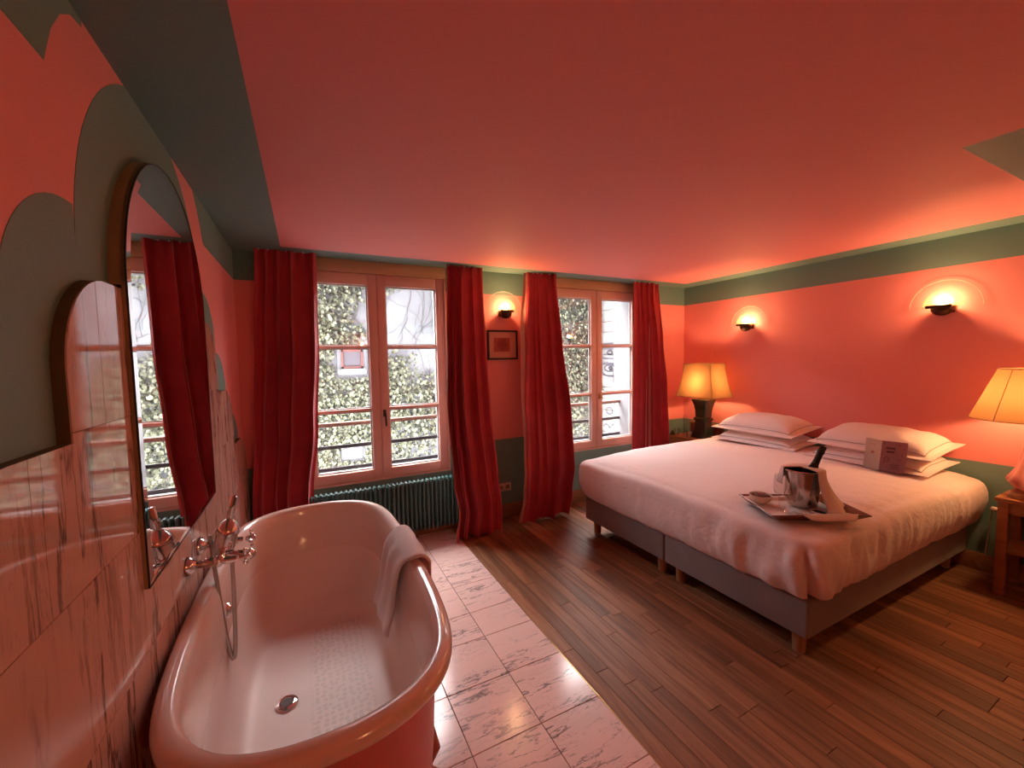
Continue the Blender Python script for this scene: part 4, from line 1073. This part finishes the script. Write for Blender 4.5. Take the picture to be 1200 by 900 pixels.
for r, z in ((0.256, zs0), (0.143, zs1)): se.tube([(sc[0]+r*cos(2*pi*k/48), sc[1]+r*sin(2*pi*k/48), z) for k in range(49)], 0.0028, 6)
for a in (2.75, 0.65, -1.3): se.tube([(sc[0]+lerp(0.256, 0.143, k/4)*cos(a), sc[1]+lerp(0.256, 0.143, k/4)*sin(a), lerp(zs0, zs1, k/4)) for k in range(5)], 0.0016, 6)
se.done('shade_piping', simple('brown_piping', (0.30, 0.16, 0.07), 0.7), ra)
B().sphere((rc.x, rc.y, zs0+0.07), 0.030, 16).done('bulb', M_BULB, ra)
point_light((sc[0], sc[1], zs0+0.11), LAMP_W, 0.035, 'table_lamp_light')

# things on the left nightstand
NZ = 0.6255
def carafe(c):
    t = thing('carafe', 'slim clear glass carafe with round stopper on the corner nightstand', 'carafe', c)
    B().lathe(c, [(0.001, 0.001), (0.030, 0.001), (0.036, 0.010), (0.032, 0.035), (0.017, 0.075), (0.014, 0.12), (0.018, 0.15), (0.0165, 0.15), (0.012, 0.118), (0.015, 0.075), (0.029, 0.034), (0.001, 0.006)], 24).done('carafe_body', M_GLASS, t)
    B().lathe(c, [(0.010, 0.14), (0.012, 0.165), (0.020, 0.185), (0.026, 0.21), (0.020, 0.235), (0.001, 0.242)], 20).done('stopper', M_GLASS, t)
carafe(Vector((3.82, 3.24, NZ)))
def tumbler(label, c):
    o = B().lathe(c, [(0.001, 0.001), (0.028, 0.001), (0.033, 0.085), (0.0318, 0.085), (0.027, 0.006), (0.001, 0.005)], 24).done('tumbler', M_GLASS, None); tag(o, label, 'glass', 'water tumblers')
tumbler('clear water tumbler on the corner nightstand, between carafe and curtain', Vector((3.80, 3.34, NZ)))
tumbler('clear water tumbler on the corner nightstand, between carafe and green lamp', Vector((3.785, 3.155, NZ)))
ps = thing('wooden_box', 'low reddish wooden box at the wall behind the glasses and green lamp', 'box', (4.08, 3.15, NZ))
B().box(4.085, 4.135, 2.98, 3.39, NZ, NZ+0.115, 0.003).done('box_body', simple('dark_red_wood', (0.16, 0.035, 0.02), 0.4), ps)
B().box(4.080, 4.140, 2.975, 3.395, NZ+0.115, NZ+0.135, 0.003).done('box_lid', M_NIGHT, ps)
pyr = B().lathe((3.80, 3.40, NZ), [(0.030, 0.0), (0.022, 0.02), (0.006, 0.05), (0.001, 0.055)], 14); tag(pyr.done('bell', M_GREENLAMP, None), 'small dark green bell by the curtain on the corner nightstand', 'bell')
ad = thing('wall_plug', 'black plug in the green dado behind the right nightstand', 'plug', (XR, 0.80, 0.47))
B().box(XR-0.035, XR-0.001, 0.775, 0.825, 0.43, 0.51, 0.006).done('plug_body', M_DARKPLASTIC, ad)
B().tube([(XR-0.02, 0.80, 0.43), (XR-0.02, 0.80, 0.34), (XR-0.02, 0.80, 0.22), (XR-0.02, 0.79, 0.14)], 0.004, 8).done('plug_cord', M_DARKPLASTIC, ad)
sw = thing('bedside_switch', 'small cream push switch on the bed side near the right nightstand', 'switch', (4.08, 0.945, 0.50))
B().lathe((4.10, 0.955, 0.475), [(0.001, -0.018), (0.012, -0.016), (0.016, -0.006), (0.016, 0.01), (0.008, 0.018), (0.001, 0.02)], 14, 'y').done('switch_body', M_PLASTIC, sw)
B().tube([(4.10, 0.965, 0.470), (4.12, 0.975, 0.40), (4.14, 0.99, 0.25), (4.150, 1.0, 0.13)], 0.003, 8).done('switch_cord', M_PLASTIC, sw)

# ------------------------------------------------------------------ wall sconces
def sconce(label, loc, rz):
    """built facing -y at the origin, then turned; half-round glass plates over a dark half bowl"""
    t = thing('wall_sconce', label, 'sconce', (0, 0, 0), 'half-round wall sconces')
    def half_disc(r, y, zb): return [(r*cos(a), y, zb + r*sin(a)) for a in [pi*k/36 for k in range(37)]]
    B().prism(half_disc(0.192, -0.020, 0.0), (0, 0.006, 0)).done('outer_glass', M_SCONCEGLASS, t, 20)
    B().prism(half_disc(0.105, -0.062, 0.004), (0, 0.005, 0)).done('inner_glass', M_SCONCEIN, t, 20)
    g = B(); g.tube([(0.192*cos(pi*k/36), -0.017, 0.192*sin(pi*k/36)) for k in range(37)], 0.0013, 6); g.done('glass_edge', simple('warm_glass_edge', (0.85, 0.75, 0.62), 0.2), t)
    cup = B(); rr_ = []
    for k in range(9):
        th = (pi/2)*k/8; r = 0.060*cos(th)+0.0005; z = -0.012 - 0.052*sin(th)
        rr_.append([(r*cos(a), -0.058 + 0.85*r*sin(a), z) for a in [2*pi*q/28 for q in range(28)]])
    rr_.insert(0, [(0.060*cos(a), -0.058+0.051*sin(a), -0.002) for a in [2*pi*q/28 for q in range(28)]])
    rr_.insert(0, [(0.052*cos(a), -0.058+0.044*sin(a), -0.006) for a in [2*pi*q/28 for q in range(28)]])
    cup.loft(rr_, True, True, True); cup.done('cup', M_BRONZE, t, 50)
    B().box(-0.075, 0.062, -0.112, -0.092, -0.010, 0.012, 0.003).done('front_bar', M_BRONZE, t)
    B().box(-0.05, 0.05, -0.02, 0.0, -0.04, 0.012, 0.003).done('wall_plate', M_BRONZE, t)
    B().sphere((0, -0.062+0.030, 0.030), 0.024, 14).done('bulb', M_BULB, t)
    return t
proto = sconce('lit half-round glass wall sconce between the curtains above the framed picture', None, 0)
dup(proto, (XR, 1.262, 1.862), 'lit half-round glass wall sconce above the card and near pillows', -pi/2)
dup(proto, (XR, 2.735, 1.850), 'lit half-round glass wall sconce above the far pillows, toward the green lamp', -pi/2)
dup(proto, (XR, -0.215, 1.862), 'lit half-round glass wall sconce on the bed wall behind the right nightstand lamp', -pi/2)
dup(proto, (1.10, YB, 1.862), 'added half-round glass sconce on the rear wall, unseen, brightening the near side', pi)  # unseen sconce added behind the camera to brighten the near surfaces
proto.location = (1.712, YF, 1.990)
point_light((1.712, YF-0.085, 2.035), SCONCE_W, 0.03, 'sconce_light')
point_light((XR-0.085, 1.262, 1.907), SCONCE_W, 0.03, 'sconce_light')
point_light((XR-0.085, -0.215, 1.907), SCONCE_W*1.3, 0.03, 'sconce_light')
point_light((1.10, YB+0.085, 1.907), SCONCE_W*2.2, 0.03, 'sconce_light')  # light of the added rear sconce, lifts the tub rim and left wall
point_light((XR-0.085, 2.735, 1.895), SCONCE_W, 0.03, 'sconce_light')

# framed picture
pf = thing('framed_picture', 'small black-framed print of a round red motif under the wall sconce', 'picture', (1.693, YF, 1.54))
px0, px1, pz0, pz1 = 1.535, 1.852, 1.538, 1.818
fr = B(); e = 0.017
for q in ((px0, px0+e, pz0, pz1), (px1-e, px1, pz0, pz1), (px0+e, px1-e, pz0, pz0+e), (px0+e, px1-e, pz1-e, pz1)): fr.box(q[0], q[1], YF-0.022, YF-0.001, q[2], q[3], 0.002)
fr.done('frame', M_BLACK, pf)
B().box(px0+e, px1-e, YF-0.010, YF-0.002, pz0+e, pz1-e).done('mat_board', simple('pale_pink_board', (0.70, 0.36, 0.28), 0.8), pf, 0)
def print_mat():
    m, t, b = nt('red_flower_print')
    tc = node(t, 'ShaderNodeTexCoord'); sp = node(t, 'ShaderNodeVectorMath', {0: tc.outputs['Object'], 1: (0.0, 0, -0.138)}, operation='ADD')
    ln = node(t, 'ShaderNodeVectorMath', {0: sp.outputs[0]}, operation='LENGTH')
    n = node(t, 'ShaderNodeTexNoise', {'Vector': tc.outputs['Object'], 'Scale': 38.0, 'Detail': 4.0})
    ad_ = node(t, 'ShaderNodeMath', {0: n.outputs['Fac'], 1: 0.03, 2: ln.outputs['Value']}, operation='MULTIPLY_ADD')
    c = ramp(t, ad_.outputs[0], [(0.018, (0.08, 0.015, 0.012)), (0.035, (0.22, 0.02, 0.018)), (0.070, (0.30, 0.03, 0.025)), (0.082, (0.42, 0.085, 0.06))])
    t.links.new(c, b.inputs['Base Color']); b.inputs['Roughness'].default_value = 0.7; return m
B().box(1.602, 1.770, YF-0.0125, YF-0.010, 1.612, 1.746).done('print', print_mat(), pf, 0)
B().box(px0+e, px1-e, YF-0.0165, YF-0.0150, pz0+e, pz1-e).done('glazing', glassy('picture_glass', (1, 1, 1), 0.6), pf, 0)
# power outlet
ou = thing('power_outlet', 'double cream power outlet on the green wall beside the curtain', 'outlet', (1.68, YF, 0.29))
B().box(1.605, 1.755, YF-0.012, YF-0.0005, 0.255, 0.333, 0.004).done('outlet_plate', M_PLASTIC, ou)
for xx in (1.642, 1.716):
    B().lathe((xx, YF-0.0125, 0.294), [(0.023, 0.0), (0.021, -0.002), (0.018, -0.001), (0.001, -0.0006)], 20, 'y').done('socket', simple('socket_shadow', (0.25, 0.16, 0.13), 0.6), ou)
